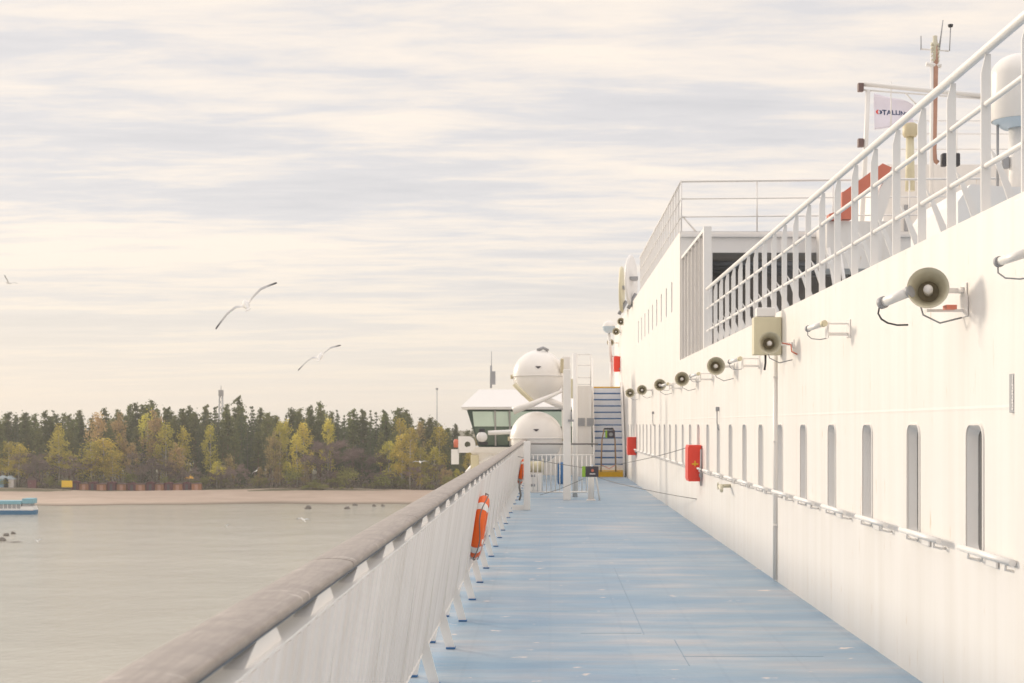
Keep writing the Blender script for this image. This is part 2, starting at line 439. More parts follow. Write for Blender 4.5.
# upper wall railing on the deckhouse top
R = empty('guard_rail', (XW+.06, 0, 2.9), 'white guard rail with flat stanchions on top of the near deckhouse wall', 'railing')
for z, rad in ((.955,.028), (.64,.017), (.285,.017)):
    b = MB(); b.tube((0,-4,z), (0,22.7,z), rad, n=12); b.build('rail', M['white'], R)
sb = MB(); sb.prism([(-.028,0,-.06), (.028,0,-.06), (.028,0,.93), (-.002,0,.93), (-.028,0,.82)], (0,.012,0))
st0 = sb.build('stanchion', M['white'], R)
bb = MB(); bb.prism([(.03,0,.40), (.085,0,.33), (.275,0,-.09), (.20,0,-.09)], (0,.01,0)); br0 = bb.build('brace', M['white'], R)
y = 8.185-.704*9; i = 0
while y < 22.8:
    a = st0 if i == 0 else copy_tree(st0, R); a.location = (0, y, 0)
    a = br0 if i == 0 else copy_tree(br0, R); a.location = (0, y+.03, 0)
    y += .704; i += 1

# louvre screen between rail and block
L = empty('louvre_screen', (XW+.06, 22.9, 2.9), 'tall white slatted screen where the guard rail meets the upper block', 'screen')
for k in range(7):
    b = MB(); b.box(-.045,.0,k*.62+.02,k*.62+.05,-.05,1.9); b.build('slat', M['white'], L)
b = MB(); b.box(-.05,.08,-.12,-.03,-.05,1.97,.006); b.build('end_post', M['white'], L)
b = MB(); b.box(-.04,.04,-.02,3.86,1.9,1.95); b.build('top_rail', M['white'], L)
b = MB(); b.box(.012,.02,.05,3.86,-.05,1.9); b.build('gap_shade_sheet', M['shadowgrey'], L)  # added sheet, its dark colour gives the shade between the slats

# upper block
B = empty('upper_block', (XW, 26.8, 2.9), 'white upper superstructure block with dark open recess facing the near deck', 'superstructure')
zt = 5.33
b = MB()
slots = [(28.6+1.35*k, 4.25, .22, .62, .06) for k in range(9)]
panel_with_holes(b, XW, 26.8, 54, 2.9, zt, slots)
b.quad((XW,26.8,zt), (13,26.8,zt), (13,54,zt), (XW,54,zt))
b.quad((XW,54,-.0), (13,54,-.0), (13,54,zt), (XW,54,zt))
b.quad((XW,45.75,0), (XW,54,0), (XW,54,2.9), (XW,45.75,2.9))
b.quad((13,26.8,2.8), (13,54,2.8), (13,54,zt), (13,26.8,zt))
o = b.build('painted_wall', M['wall']); under(o, B)
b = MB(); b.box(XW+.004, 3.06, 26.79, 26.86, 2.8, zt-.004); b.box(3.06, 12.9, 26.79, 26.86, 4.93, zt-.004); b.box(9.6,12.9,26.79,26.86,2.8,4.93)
under(b.build('front_wall', M['white']), B)
b = MB(); b.box(XW+.01, 12.95, 26.74, 26.785, 5.22, 5.27); under(b.build('ledge', M['white']), B)
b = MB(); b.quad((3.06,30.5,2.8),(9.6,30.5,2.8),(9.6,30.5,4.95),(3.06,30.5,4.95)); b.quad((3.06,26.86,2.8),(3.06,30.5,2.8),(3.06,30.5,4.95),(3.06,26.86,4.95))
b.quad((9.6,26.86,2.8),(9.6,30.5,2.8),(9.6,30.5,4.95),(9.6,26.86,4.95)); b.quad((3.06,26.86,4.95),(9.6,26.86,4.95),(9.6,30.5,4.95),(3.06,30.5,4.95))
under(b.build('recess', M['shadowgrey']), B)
b = MB()
for k in range(5): b.box(3.5+k*1.3, 3.62+k*1.3, 28.9, 29.1, 4.6, 4.94)
for k in range(4): b.tube((3.1,27.4+k*.7,4.8),(9.5,27.4+k*.7,4.8),.05,n=8)
under(b.build('ceiling_duct', M['grey']), B)
P = rrect(0,4.25,.22,.62,.06)
b = MB(); n_ = len(P); a = [b.bm.verts.new((XW-.001,p,q)) for p,q in P]; c = [b.bm.verts.new((XW+.05,p,q)) for p,q in P]
for k in range(n_): b.bm.faces.new((a[k],a[(k+1)%n_],c[(k+1)%n_],c[k]))
w0 = b.build('window', M['riser']); under(w0, B)
g = MB(); g.prism([(XW+.045,p,q) for p,q in P], (.03,0,0)); g.build('pane', M['glass'], w0)
for i, hh in enumerate(slots):
    o = w0 if i == 0 else copy_tree(w0, B); o.location = (0, hh[0], 0)
# block roof railing
G = empty('roof_railing', (XW+.03, 26.85, zt), 'thin white pipe railing around the roof edge of the upper block', 'railing')
b = MB()
for z in (.95,.62,.28):
    b.tube((0,0,z),(8.5,-.35,z+.02),.022 if z > .9 else .013,n=8); b.tube((0,0,z),(0,12.3,z),.022 if z > .9 else .013,n=8)
b.build('rail', M['white'], G)
for i in range(7):
    b = MB(); b.tube((i*1.42,-i*.058,0),(i*1.42,-i*.058,.96),.015,n=8); b.build('post', M['white'], G)
for i in range(1,21):
    b = MB(); b.box(-.02,.02,i*.6-.006,i*.6+.006,0,.95); b.build('post', M['white'], G)
b = MB(); b.tube((.02,.02,.3),(.28,.02,.0),.02,n=8); b.build('brace', M['white'], G)

# ============================================================= BULWARK
BW = empty('bulwark', (-.8, 0, 0), 'white steel bulwark with wide weathered wooden handrail along the open deck edge', 'bulwark')
def px_(z): return -.867+.150*z            # leaning plate
Y0, Y1 = -4, 49.5
b = MB(); prev=None; yy=Y0
while yy <= Y1:
    ph=(yy%.15)/.15; off=.007*max(0,min(1,2.2*math.sin(2*PI*ph)))
    row=[b.bm.verts.new((px_(z)+o_,yy,z)) for z,o_ in ((.2,off),(1.12,off),(1.12,-.006),(.2,-.006))]
    if prev:
        for k in range(4): b.bm.faces.new((prev[k],prev[(k+1)%4],row[(k+1)%4],row[k]))
    prev=row; yy+=.0125
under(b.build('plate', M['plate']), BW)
b = MB(); b.tube((px_(.2)+.002,Y0,.2),(px_(.2)+.002,Y1,.2),.011,n=6); under(b.build('lower_edge', M['white']), BW)
b = MB(); b.box(px_(1.12)-.12,px_(1.12)+.004,Y0,Y1,1.122,1.130); under(b.build('top_flange', M['white']), BW)
# handrail sections
prof = []
for k in range(18):
    a = PI*k/17
    prof.append((-.782-.082*math.cos(a), 1.199+.022*math.sin(a)**.7))
prof += [(-.701,1.187), (-.708,1.183), (-.857,1.183), (-.863,1.187)]
yy = Y0; k = 0; joints = [-4,-1.4,.9,2.6,5.07,7.5,9.9,12.3,14.7,17.1,19.5,22,24.5,27,29.5,32,34.5,37,39.5,42,44.5,47,49.5]
for a, c in zip(joints, joints[1:]):
    b = MB(); b.prism([(x, a+.006, z) for x, z in prof], (0, c-a-.014, 0))
    for f in b.bm.faces:
        f.smooth = len(f.verts) == 4
        if not f.smooth:
            for e_ in f.edges: e_.smooth = False
    under(b.build('handrail', M['wood']), BW)
b = MB(); b.box(-.85,-.706,Y0,Y1,1.177,1.182); under(b.build('rail_flat', M['bolt']), BW)
brk = MB(); A_=[brk.bm.verts.new(v) for v in ((-.709,.0,1.1302),(-.709,.46,1.1302),(-.713,.40,1.176),(-.713,.17,1.176))]; B_=[brk.bm.verts.new(v) for v in ((-.76,.0,1.1302),(-.76,.46,1.1302),(-.78,.40,1.176),(-.78,.17,1.176))]
brk.bm.faces.new(A_); brk.bm.faces.new(B_[::-1])
for k in range(4): brk.bm.faces.new((A_[k],A_[(k+1)%4],B_[(k+1)%4],B_[k]))
bk0 = brk.build('rail_bracket', M['white']); under(bk0, BW)
y = 3.3-.905*6; i = 0
while y < 49:
    o = bk0 if i == 0 else copy_tree(bk0, BW); o.location = (0,y,0); y += .905; i += 1
bm1 = MB(); bm1.prism([(-.785,0,.0),(-.718,0,.0),(px_(.26)+.03,0,.30),(px_(1.0),0,1.0),(px_(.9)-.02,0,.9),(px_(.26)-.035,0,.26)], (0,.012,0)); fb0 = bm1.build('brace', M['white']); under(fb0, BW)
bm2 = MB(); bm2.prism([(-.955,0,0),(-.895,0,0),(px_(.3)-.008,0,.3),(px_(1.1)-.012,0,1.1),(px_(1.1)-.05,0,1.1),(px_(.3)-.06,0,.3)], (0,.012,0)); lg0 = bm2.build('leg', M['white']); under(lg0, BW)
bm3 = MB(); bm3.box(-.785,-.715,-.025,.035,.002,.014); bm3.box(-.96,-.89,.28,.34,.002,.014)
ft0 = bm3.build('foot_plate', M['tread']); under(ft0, BW)
y = 10.75-1.495*9; i = 0
while y < 49:
    for s_, dy in ((fb0,0),(lg0,.3),(ft0,0)):
        o = s_ if i == 0 else copy_tree(s_, BW); o.location = (0,y+dy,0)
    y += 1.495; i += 1

# lifebuoys
def lifebuoy(loc, label):
    e = empty('lifebuoy', loc, label, 'lifebuoy', 'orange lifebuoys hung on the bulwark')
    e.rotation_euler = (0, math.radians(10), 0); return e
RM = Matrix.Rotation(PI/2, 4, 'Y')
E = lifebuoy((-.72, 14.5, .655), 'large orange lifebuoy hanging nearest on the inside of the bulwark')
b = MB(); b.torus(.265,.058,RM); b.build('ring', M['orange'], E)
for k in range(4):
    b = MB(); a = PI/4+PI/2*k; b.torus(.265,.061,RM,n=6,a0=a-.14,a1=a+.14,full=False); b.build('band', M['white'], E)
b = MB(); pts = []
for k in range(49):
    a = 2*PI*k/48; rr = .335+.03*abs(math.sin(2*a)); pts.append(Vector((.02*math.sin(4*a)+.02, rr*math.cos(a), rr*math.sin(a))))
b.path(pts,.006,6); b.build('grab_line', M['rope'], E)
b = MB(); b.path([(.07,-.05,.0),(.085,-.03,-.05),(.08,.0,-.12),(.07,.02,-.16),(.05,.0,-.30)],.008,6); b.path([(.07,-.06,.02),(.09,.05,-.04),(.07,.0,-.10)],.008,6)
b.build('lashing', M['pale'], E)
b = MB(); b.box(-.06,.02,-.03,.03,.20,.23); b.box(-.06,.03,-.03,.03,-.34,-.31); b.build('hook', M['white'], E)
E2 = copy_tree(E); E2.location = (-.71, 36, .50); E2['label'] = 'smaller far orange lifebuoy on the bulwark beside the white gate post'

# ============================================================= HORNS
def axisM(dirv):
    return Vector(dirv).to_track_quat('Z','Y').to_matrix().to_4x4()
def horn(loc, s, label, dirv=(0,-1,0), arm=True):
    e = empty('horn_speaker', loc, label, 'horn speaker', 'horn loudspeakers along the deckhouse wall')
    MM = axisM(dirv)
    R_ = .118*s
    b = MB(); pr = [(R_,0),(R_*1.02,.006),(R_*.9,-.04*s),(R_*.62,-.12*s),(R_*.45,-.20*s),(R_*.40,-.24*s),(0,-.24*s)]
    inn = [(R_*.97,0),(R_*.84,-.045*s),(R_*.58,-.12*s),(R_*.52,-.15*s)]
    b.lathe(inn[::-1]+pr, M=MM); b.build('bell', M['horn'], e)
    b = MB(); b.lathe([(R_*.52,-.148*s),(R_*.46,-.155*s),(0,-.158*s)], M=MM); b.build('throat', M['horndark'], e)
    b = MB(); b.lathe([(0,-.02*s),(R_*.10,-.02*s),(R_*.22,-.035*s),(R_*.24,-.06*s),(R_*.22,-.158*s)], M=MM, n=20); b.build('plug', M['pale'], e)
    b = MB(); b.tube(MM@Vector((0,0,-.23*s)), MM@Vector((0,0,-.34*s)), R_*.42); b.build('driver', M['grey'], e)
    return e
def bracket(e, dx, s=1):
    b = MB(); b.box(dx-.010,dx-.001,.06,.18,-.04,.04,.003); b.box(.02,dx-.012,.16,.18,-.015,.015); b.box(dx-.03,dx-.012,.10,.18,-.015,.015)
    b.build('bracket', M['white'], e)
names = ['large cream horn loudspeaker nearest on the wall with grey cylinder driver',
 'cream horn loudspeaker mounted in front of the cream junction box',
 'third cream horn loudspeaker along the wall, below the far end of the guard rail',
 'cream horn loudspeaker on the wall below the slatted screen',
 'small cream horn loudspeaker just beyond the slatted screen',
 'small distant horn loudspeaker, second from the stairs on the wall',
 'smallest horn loudspeaker on the wall right beside the stairs']
hp = [(928,288,8.28,1.0),(770,343,14.2,.93),(716,366,18.8,1),(682,379,23.7,1),(660,385,28.4,1),(642,390,34,1),(630,393,39,1.05)]
for i, (a, c, Y, s) in enumerate(hp):
    p_ = at(a, c, Y)
    e = horn(p_, s, names[i], (-.28,-1,.06) if i in (0,) else (-.06,-1,.0))
    bracket(e, XW-p_.x, s)
    b = MB(); dx = XW-p_.x
    b.path([(.0,.22,-.04),(.03,.22,-.14),(dx*.5,.2,-.19),(dx-.005,.15,-.16)], .006, 6); b.build('cable', M['grey'], e)
    if i == 0:
        b = MB(); b.tube((-.10,.06,-.02),(-.20,.22,-.062),.029,n=20); b.build('side_driver', M['white'], e)
        b = MB(); b.tube((-.085,.045,-.014),(-.10,.06,-.02),.036,n=20); b.build('driver_collar', M['grey'], e)
        b = MB(); b.tube((-.20,.22,-.062),(-.215,.25,-.068),.036,n=20); b.build('driver_cap', M['grey'], e)
        b = MB(); b.path([(-.225,.25,-.09),(-.235,.24,-.13),(-.22,.22,-.165),(-.19,.19,-.19),(-.14,.16,-.205),(-.08,.14,-.205)], .006, 6); b.build('loop_cable', M['dark'], e)
        b = MB(); b.box(.10,.16,-.03,.05,-.125,-.10); b.build('red_tag', M['davit'], e)
        b = MB(); b.box(.02,dx-.002,.1,.13,-.13,-.115); b.box(dx-.012,dx-.002,.04,.15,-.16,-.04,.002); b.build('arm', M['white'], e)
    if i == 1:
        b = MB(); b.path([(.12,.0,.0),(.2,-.05,-.02),(.2,-.1,-.09),(dx-.01,-.15,-.12)], .008, 6); b.build('red_cable', M['davit'], e)

# flood lights between the horns
def lamp(loc, s, label):
    s = .66; e = empty('wall_lamp', loc, label, 'wall lamp', 'cylindrical wall lamps on the deckhouse wall'); e.scale = (s,s,s)
    dx = (XW-loc[0])/s
    b = MB(); b.tube((-.05,.02,.0),(-.17,.30,-.035),.034,n=16); b.build('lamp_body', M['white'], e)
    b = MB(); b.tube((-.03,-.03,.008),(-.05,.02,0),.040,n=16); b.build('lamp_cap', M['cream'], e)
    b = MB(); b.tube((-.17,.30,-.035),(-.18,.33,-.038),.042,n=16); b.build('end_cap', M['grey'], e)
    b = MB(); b.path([(-.18,.33,-.05),(-.18,.32,-.12),(-.14,.27,-.165),(-.05,.2,-.18),(.02,.15,-.17)], .007, 6); b.build('cable', M['grey'], e)
    b = MB(); b.box(.015,.03,.02,.20,-.17,.03,.004); b.box(.03,dx-.012,.08,.10,-.14,-.10); b.box(.03,dx-.012,.08,.10,.0,.02); b.box(dx-.012,dx-.001,-.03,.2,-.16,.06,.003)
    b.build('bracket', M['whitegloss'], e)
    return e
lamp(at(827,324,11.6), 1, 'white cylinder wall lamp between the nearest horn and the junction box')
lamp(at(742,359,16.6), 1, 'white cylinder wall lamp just beyond the junction box')
lamp(at(700,374,21.4), 1, 'white cylinder wall lamp beside the horn below the slatted screen')
lamp(at(669,384,26.6), 1, 'small far cylinder wall lamp beneath the end of the slatted screen')
lamp(at(1036,252,6.95), 1, 'white cylinder wall lamp cut by the right edge of the picture')

# small wall fittings
def hookbar(loc, h, label):
    e = empty('wall_hook', loc, label, 'hook', None)
    b = MB(); b.box(-.05,0,-.02,.02,0,.06,.005); b.build('head', M['grey'], e)
    b = MB(); b.path([(-.03,0,0),(-.03,0,-h*.6),(-.02,-.02,-h*.9),(0,-.06,-h)],.01,6); b.build('hook', M['grey'], e)
hookbar(Vector((XW-.001,20.6,H+(424-411)*20.6/F)), .28, 'small grey hook fitting on the wall above the windows, nearer one')
hookbar(Vector((XW-.001,33.5,H+(424-414)*33.5/F)), .28, 'small grey hook fitting on the wall above the windows, farther one')
sg = MB(); sg.box(XW-.016,XW-.001,7.40,7.54,1.76,1.965,.002)
S1 = empty('wall_sign', (XW,7.5,1.76), 'narrow grey vertical plate with pale worn characters at the right edge', 'sign')
under(sg.build('plate', M['grey']), S1)
for k, ch in enumerate('3331'):
    me = txt(ch, .060, .001, .002); me.materials.append(M['pale'])
    o = bpy.data.objects.new('lettering', me); C.objects.link(o); o.parent = S1
    # face -x, rotated to run up the plate
    o.matrix_local = Matrix.Translation((-.0185, .018, .012+.046*k)) @ Matrix(((0,0,-1,0),(0,-1,0,0),(1,0,0,0),(0,0,0,1))).to_4x4() if False else Matrix.Translation((-.0185, -.01, .015+.047*k)) @ Matrix(((0,0,-1,0),(-1,0,0,0),(0,1,0,0),(0,0,0,1)))

# red cabinets
def cabinet(x0,x1,y0,y1,z0,z1,label,mark=True):
    e = empty('hose_cabinet', (x1,(y0+y1)/2,z0), label, 'fire cabinet', 'red fire hose cabinets')
    w_, dd, hh = x1-x0, (y1-y0)/2, z1-z0
    b = MB(); b.box(-w_,0,-dd,dd,0,hh,.004); b.build('housing', M['red'], e)
    b = MB(); b.box(-w_-.012,-w_-.001,-dd+.02,dd-.02,.03,hh-.03,.004); b.build('door', M['red'], e)
    b = MB(); b.tube((-.01,-dd-.03,.12*hh),(-.01,-dd-.03,.22*hh),.03); b.build('valve', M['grey'], e)
    if mark:
        b = MB(); c=-w_*.5; z=hh*.48
        b.box(c-.05,c+.05,-dd-.004,-dd-.001,z-.012,z+.012); b.box(c-.012,c+.012,-dd-.0045,-dd-.0005,z-.035,z+.05); b.build('emblem', M['yellow'], e)
cabinet(2.235,2.435,22.9,23.4,.775,1.36,'red fire hose cabinet on the wall with yellow emblem, the nearest one')
cabinet(2.21,2.44,40.2,40.8,.82,1.33,'red fire hose cabinet on the wall just before the stairs', False)
cabinet(2.24,2.50-.06,49.5,50,3.53,4.06,'red fire cabinet on the upper level above the stairs', False)
b = MB(); b.path([(XW-.05,22.6,1.30),(XW-.06,22.55,1.0),(XW-.05,22.6,.72)],.012,6)
tag(b.build('hose', M['grey']), 'short grey hose hanging beside the nearest red cabinet', 'hose')
vb = MB(); vb.tube((XW-.001,19.3,.86),(XW-.14,19.3,.86),.025); vb.tube((XW-.14,19.25,.86),(XW-.15,19.05,.80),.035,.02); vb.torus(.045,.008,Matrix.Translation((XW-.17,19.3,.86))@Matrix.Rotation(PI/2,4,'Y'),n=16,m=6)
tag(vb.build('hydrant_valve', M['horn']), 'small brass valve under the windows near the nearest red cabinet', 'valve')

# ============================================================= STAIRS
SX0, SX1 = at(594,0,45.7).x, at(624,0,45.7).x
S = empty('stairs', ((SX0+SX1)/2,45.7,0), 'steep white ship stairs with blue treads and yellow bottom and top steps', 'stairs')
N = 14; rise = 2.95/N; go = .15
for k in range(N):
    y = 45.7+k*go; z = (k+1)*rise
    b = MB(); b.box(SX0+.03,SX1-.03,y,y+.012,z-rise,z-.045)
    under(b.build('riser', M['yellow'] if k == 0 else M['riser']), S)
    b = MB(); b.box(SX0+.03,SX1-.03,y-.012,y+go,z-.040,z,.004)
    under(b.build('tread', M['yellow'] if k in (0,N-1) else M['tread']), S)
for x in (SX0-.03, SX1-.03):
    b = MB(); b.prism([(x,45.5,0),(x,45.75,0),(x,45.75+N*go,2.95),(x,45.5+N*go,2.95+.15),(x,45.5,.25)], (.06,0,0)); under(b.build('stringer', M['white']), S)
    b = MB(); xx = x+.03
    b.path([(xx,45.45,.0),(xx,45.45,.9),(xx,45.5+N*go,3.9),(xx,45.5+N*go+.1,3.9)],.022,8)
    for q in (.35,.7): b.tube((xx,45.5+N*go*q,2.95*q),(xx,45.5+N*go*q,.9+3.0*q),.016,n=8)
    under(b.build('handrail', M['white']), S)
b = MB(); b.box(SX0-.9,XW-.004,47.8,54,2.86,2.94); under(b.build('landing', M['white']), S)
# the small barrier on the stairs
T = empty('rope_barrier', (at(609,0,45.3).x,45.3,0), 'small brown framed barrier with dark sign standing across the stairs foot', 'barrier')
cx = T.location.x
xa, xb = at(602,0,45.3).x-cx, at(615,0,45.3).x-cx
for x in (xa,xb):
    b = MB(); b.tube((x*1.15,0,.18),(x,0,1.2),.024,n=8); b.tube((x,0,1.2),(x*.7,0,1.55),.02,n=8); b.build('post', M['brownrope'], T)
b = MB(); b.tube((xa*.7,0,1.55),(xb*.7,0,1.55),.03,n=8); b.build('crossbar', M['dark'], T)
b = MB(); b.path([(xa*1.1,0,.40),(0,-.02,.28),(xb*1.1,0,.40)],.012,6); b.build('chain', M['davit'], T)
b = MB(); b.box(-.06,.19,-.04,-.02,1.26,1.50); b.build('sign_plate', M['sign'], T)
b = MB(); b.box(-.12,-.061,-.04,-.02,1.26,1.50); b.build('sign_edge', M['green'], T)
b = MB(); b.tube((.06,-.042,1.37),(.06,-.04,1.37),.06,n=16); b.build('emblem', M['grey'], T)

# deckhouse at the left of the stairs
HX0, HX1 = at(574,0,46).x, SX0-.07
D = empty('equipment_house', ((HX0+HX1)/2,46,0), 'narrow white equipment house left of the stairs with two grey vents', 'deckhouse')
b = MB(); b.box(HX0,HX1,46,50,0,2.93); under(b.build('painted_wall', M['wall']), D)
for k in range(2):
    x = at(578+9*k,0,46).x
    b = MB(); b.box(x,x+.22,45.97,45.995,at(0,426,46).z,at(0,418,46).z); v = b.build('vent', M['grey']); under(v, D)
b = MB(); xa = HX0+.05
for z in (3.95,3.6,3.2,2.98): b.tube((xa,46,z),(HX1-.03,46,z),.014,n=8)
for x in (xa,HX1-.03): b.tube((x,46,2.93),(x,46,3.95),.018,n=8)
b.tube((xa,46,3.95),(xa,50,3.95),.014,n=8)
under(b.build('roof_rail', M['white']), D)

# ============================================================= GATE FENCE at 33 m
FN = empty('gate_fence', (0,33,0), 'white barred fence across the deck in front of the round domes', 'fence')
xa, xb = at(531,0,33).x, at(598,0,33).x
b = MB(); b.tube((xa,33,1.24),(xb,33,1.235),.02,n=8); under(b.build('top_wire', M['rope']), FN)
b = MB(); b.tube((xa,33,.98),(xb-.1,33,.98),.014,n=8); b.tube((xa,33,.12),(xb-.1,33,.12),.02,n=8); under(b.build('rail', M['white']), FN)
k = 0; x = xa+.05
while x < xb-.1:
    b = MB(); b.tube((x,33,.12),(x,33,.98),.012,n=6); under(b.build('bar', M['white']), FN); x += .103
b = MB(); x=at(556,0,33).x; 
for q in (.28,.5): b.tube((xa,33.02,q),(xa+.1,33.02,q),.03,n=8)
under(b.build('hinge', M['grey']), FN)

# near gate post
gp = at(527,0,28.1)
P1 = empty('gate_post', (gp.x,28.1,0), 'stout square white post at the left end of the fence by the bulwark', 'post')
b = MB(); b.box(-.065,.065,-.05,.05,0,1.36,.01); b.build('post', M['white'], P1)
b = MB(); b.box(-.30,.065,-.03,.03,.0,.10); b.build('foot', M['white'], P1)
b = MB(); b.path([(-.14,-.08,.62),(-.15,-.1,.45),(-.12,-.1,.30),(-.15,-.08,.2)],.02,6); b.build('rope_coil', M['rope'], P1)
# tall boat-dome column
q = at(567,500,31.8)
P2 = empty('tall_column', (q.x,31.8,0), 'tall white square column right of the domes with small fittings', 'column')
b = MB(); b.box(-.085,.085,-.08,.08,0,2.92,.012); b.build('column', M['white'], P2)
b = MB(); b.box(.02,.15,-.14,-.09,1.75,1.80); b.tube((.1,-.12,1.8),(.10,-.12,1.98),.02,n=8); b.build('cleat', M['grey'], P2)
q = at(575,0,33.2)
P3 = empty('slim_column', (q.x,33.2,0), 'slimmer white column standing behind the tall square column', 'column')
b = MB(); b.tube((0,0,0),(0,0,3.35),.06,n=16); b.build('column', M['white'], P3)
b = MB(); b.box(-.14,-.05,-.03,.03,2.3,2.75,.01); b.build('bracket', M['cream'], P3)
for px, lab in ((591,'short white bollard post below the dark rope sign'), (597,'slim tilted white stay beside the short bollard post')):
    q = at(px,0,31.6); e = empty('bollard', (q.x,31.6,0), lab, 'bollard')
    b = MB()
    if px == 591: b.tube((0,0,0),(0,0,.72),.07,n=16); b.lathe([(.09,0),(.09,.03),(0,.03)],M=Matrix.Identity(4))
    else: b.path([(.06,0,0),(-.0,0,.4),(-.05,0,.72)],.02,8)
    b.build('post', M['white'], e)
    if px == 591:
        b = MB(); b.box(-.1,.1,-.1,.1,.0,.025); b.build('base_plate', M['pale'], e)

# ropes and the sign between them
SG = empty('rope_sign', (at(591.5,0,31.2).x,31.2,at(0,477,31.2).z), 'dark square sign with lime green edge hanging from crossed ropes', 'sign')
a0 = at(585.5,477,31.2); a1 = at(598.5,466.3,31.2); o_ = SG.location
b = MB(); b.box(a0.x-o_.x,a1.x-o_.x,-.01,.01,0,a1.z-o_.z,.003); b.build('plate', M['sign'], SG)
g0 = at(582,477,31.2); b = MB(); b.box(g0.x-o_.x,a0.x-o_.x-.001,-.01,.01,0,a1.z-o_.z,.003); b.build('edge_strip', M['green'], SG)
c_ = at(592.5,470.5,31.18)-o_
b = MB(); b.tube((c_.x,-.013,c_.z),(c_.x,-.011,c_.z),.032,n=16); b.build('emblem', M['davit'], SG)
b = MB(); b.box(c_.x-.06,c_.x+.06,-.013,-.011,c_.z-.085,c_.z-.065); b.build('text_line', M['pale'], SG)
def rope(pts, label, r_=.0065):
    b = MB(); P_ = []
    for a, c in zip(pts, pts[1:]):
        for k in range(6):
            t = k/6; q = a.lerp(c, t); q = q-Vector((0,0,.25*t*(1-t)*(a-c).length*.06)); P_.append(q)
    P_.append(pts[-1]); b.path(P_, r_, 6)
    tag(b.build('rope', M['rope'], None), label, 'rope', 'ropes holding the dark sign')
rope([at(518,456.6,29.5), at(582.5,467.5,31.2)], 'grey rope from the bulwark down to the upper left of the sign')
rope([at(598,467,31.2), at(640,460,28), Vector((XW-.02,24.2,1.33))], 'grey rope from the sign up to the nearest red cabinet')
rope([at(540,495,31.5), at(560,489,31.4), at(583,479,31.2)], 'grey rope from low on the fence up to the sign')
rope([at(598,477,31.2), at(625,485,27.5), Vector((XW-.01,23.7,.45))], 'grey rope from the sign down to the foot of the wall')

# ============================================================= DOMES
def dome(px, py, Y, rad, label, squash=1):
    c = at(px,py,Y)
    e = empty('round_pod', c, label, 'spherical pod', 'white spherical pods stacked by the fence')
    n = 20
    b = MB(); b.lathe([(rad*math.cos(a), rad*math.sin(a)*squash) for a in [PI/2*k/n for k in range(n)]]+[(0,rad*squash)]); b.build('upper_shell', M['whitegloss'], e)
    b = MB(); b.lathe([(0,-rad*squash)]+[(rad*.985*math.cos(a), rad*.985*math.sin(a)*squash) for a in [-PI/2+PI/2*k/n for k in range(1,n+1)]]); b.build('lower_shell', M['whitegloss'], e)
    b = MB(); b.lathe([(rad*.98,-.02),(rad*1.02,-.018),(rad*1.02,.010),(rad*.98,.014)]); b.build('seam_flange', M['white'], e)
    b = MB(); b.prism([(-.09,-rad*.965,.34*rad),(.09,-rad*.965,.34*rad),(.02,-rad*.98,.26*rad),(-.02,-rad*.98,.26*rad)],(0,.05,0)); b.build('emblem', M['sign'], e)
    for s in (-1,1):
        b = MB(); b.box(s*rad*1.03-.04,s*rad*1.03+.04,-.05,.05,-.09,.04,.01); b.build('latch', M['tan'], e)
    return e, c
e1, c1 = dome(538.5,376,44,.80,'upper white spherical pod resting on a diagonal cradle', 1.0)
b = MB(); b.path([(-.05,-.2,.79),(.15,-.2,.86),(.3,-.15,.78)],.05,8); b.build('lifting_hook', M['grey'], e1)
e2, c2 = dome(536.5,438,44,.82,'lower white spherical pod behind the barred fence', 1.0)
CR = empty('pod_cradle', (c1.x,44,0), 'cream diagonal cradle arms and post carrying the upper pod', 'cradle')
def rel(px,py,Y): return at(px,py,Y)-CR.location
b = MB(); b.path([rel(514,384,42.9), rel(522,392,42.9), rel(536,405,42.9)],.07,8); b.build('arm', M['tan'] if False else M['cream'], CR)
b = MB(); b.path([rel(513,411,42.8), rel(535,403,42.8), rel(562,391,43)],[.12,.09,.045],10); b.build('arm', M['whitegloss'], CR)
b = MB(); b.tube(rel(543,398,43.7), rel(566,408,43.7),.10,n=12); b.build('arm', M['whitegloss'], CR)
b = MB(); q = rel(566,0,44.2); b.box(q.x-.13,q.x+.13,.1,.4,0,rel(0,356,44).z,.02); b.build('post', M['white'], CR)
b = MB(); q = rel(562,370,43.6); b.box(q.x-.05,q.x+.05,-.5,-.4,q.z-.1,q.z+.35,.02); b.build('fitting', M['tan'], CR)

# blue gear behind the fence and forward bulwark
b = MB(); b.box(-1.05,HX0-.02,47.2,47.3,0,1.0); tag(b.build('forward_bulwark', M['wall']), 'low white bulkhead closing the deck behind the domes', 'bulkhead')
W_ = empty('winch', (at(535,0,36).x,36,0), 'small cream deck winch with drum behind the barred fence', 'winch')
b = MB(); b.box(-.16,.16,-.15,.15,0,.45,.02); b.build('base', M['white'], W_)
b = MB(); b.tube((-.2,0,.62),(.2,0,.62),.14,n=16); b.tube((-.22,0,.62),(-.2,0,.62),.2,n=16); b.tube((.2,0,.62),(.22,0,.62),.2,n=16); b.build('drum', M['cream'], W_)
b = MB(); b.tube((-.28,0,.62),(-.22,0,.62),.05,n=8); b.build('hub', M['rust'], W_)
q = at(562,0,40)
b = MB(); b.lathe([(0,0),(.12,0),(.13,.05),(.13,.55),(.09,.60),(0,.61)], loc=(q.x,40,0.02)); tag(b.build('gas_drum', M['tread']), 'blue barrel standing behind the barred fence near the tall column', 'barrel')

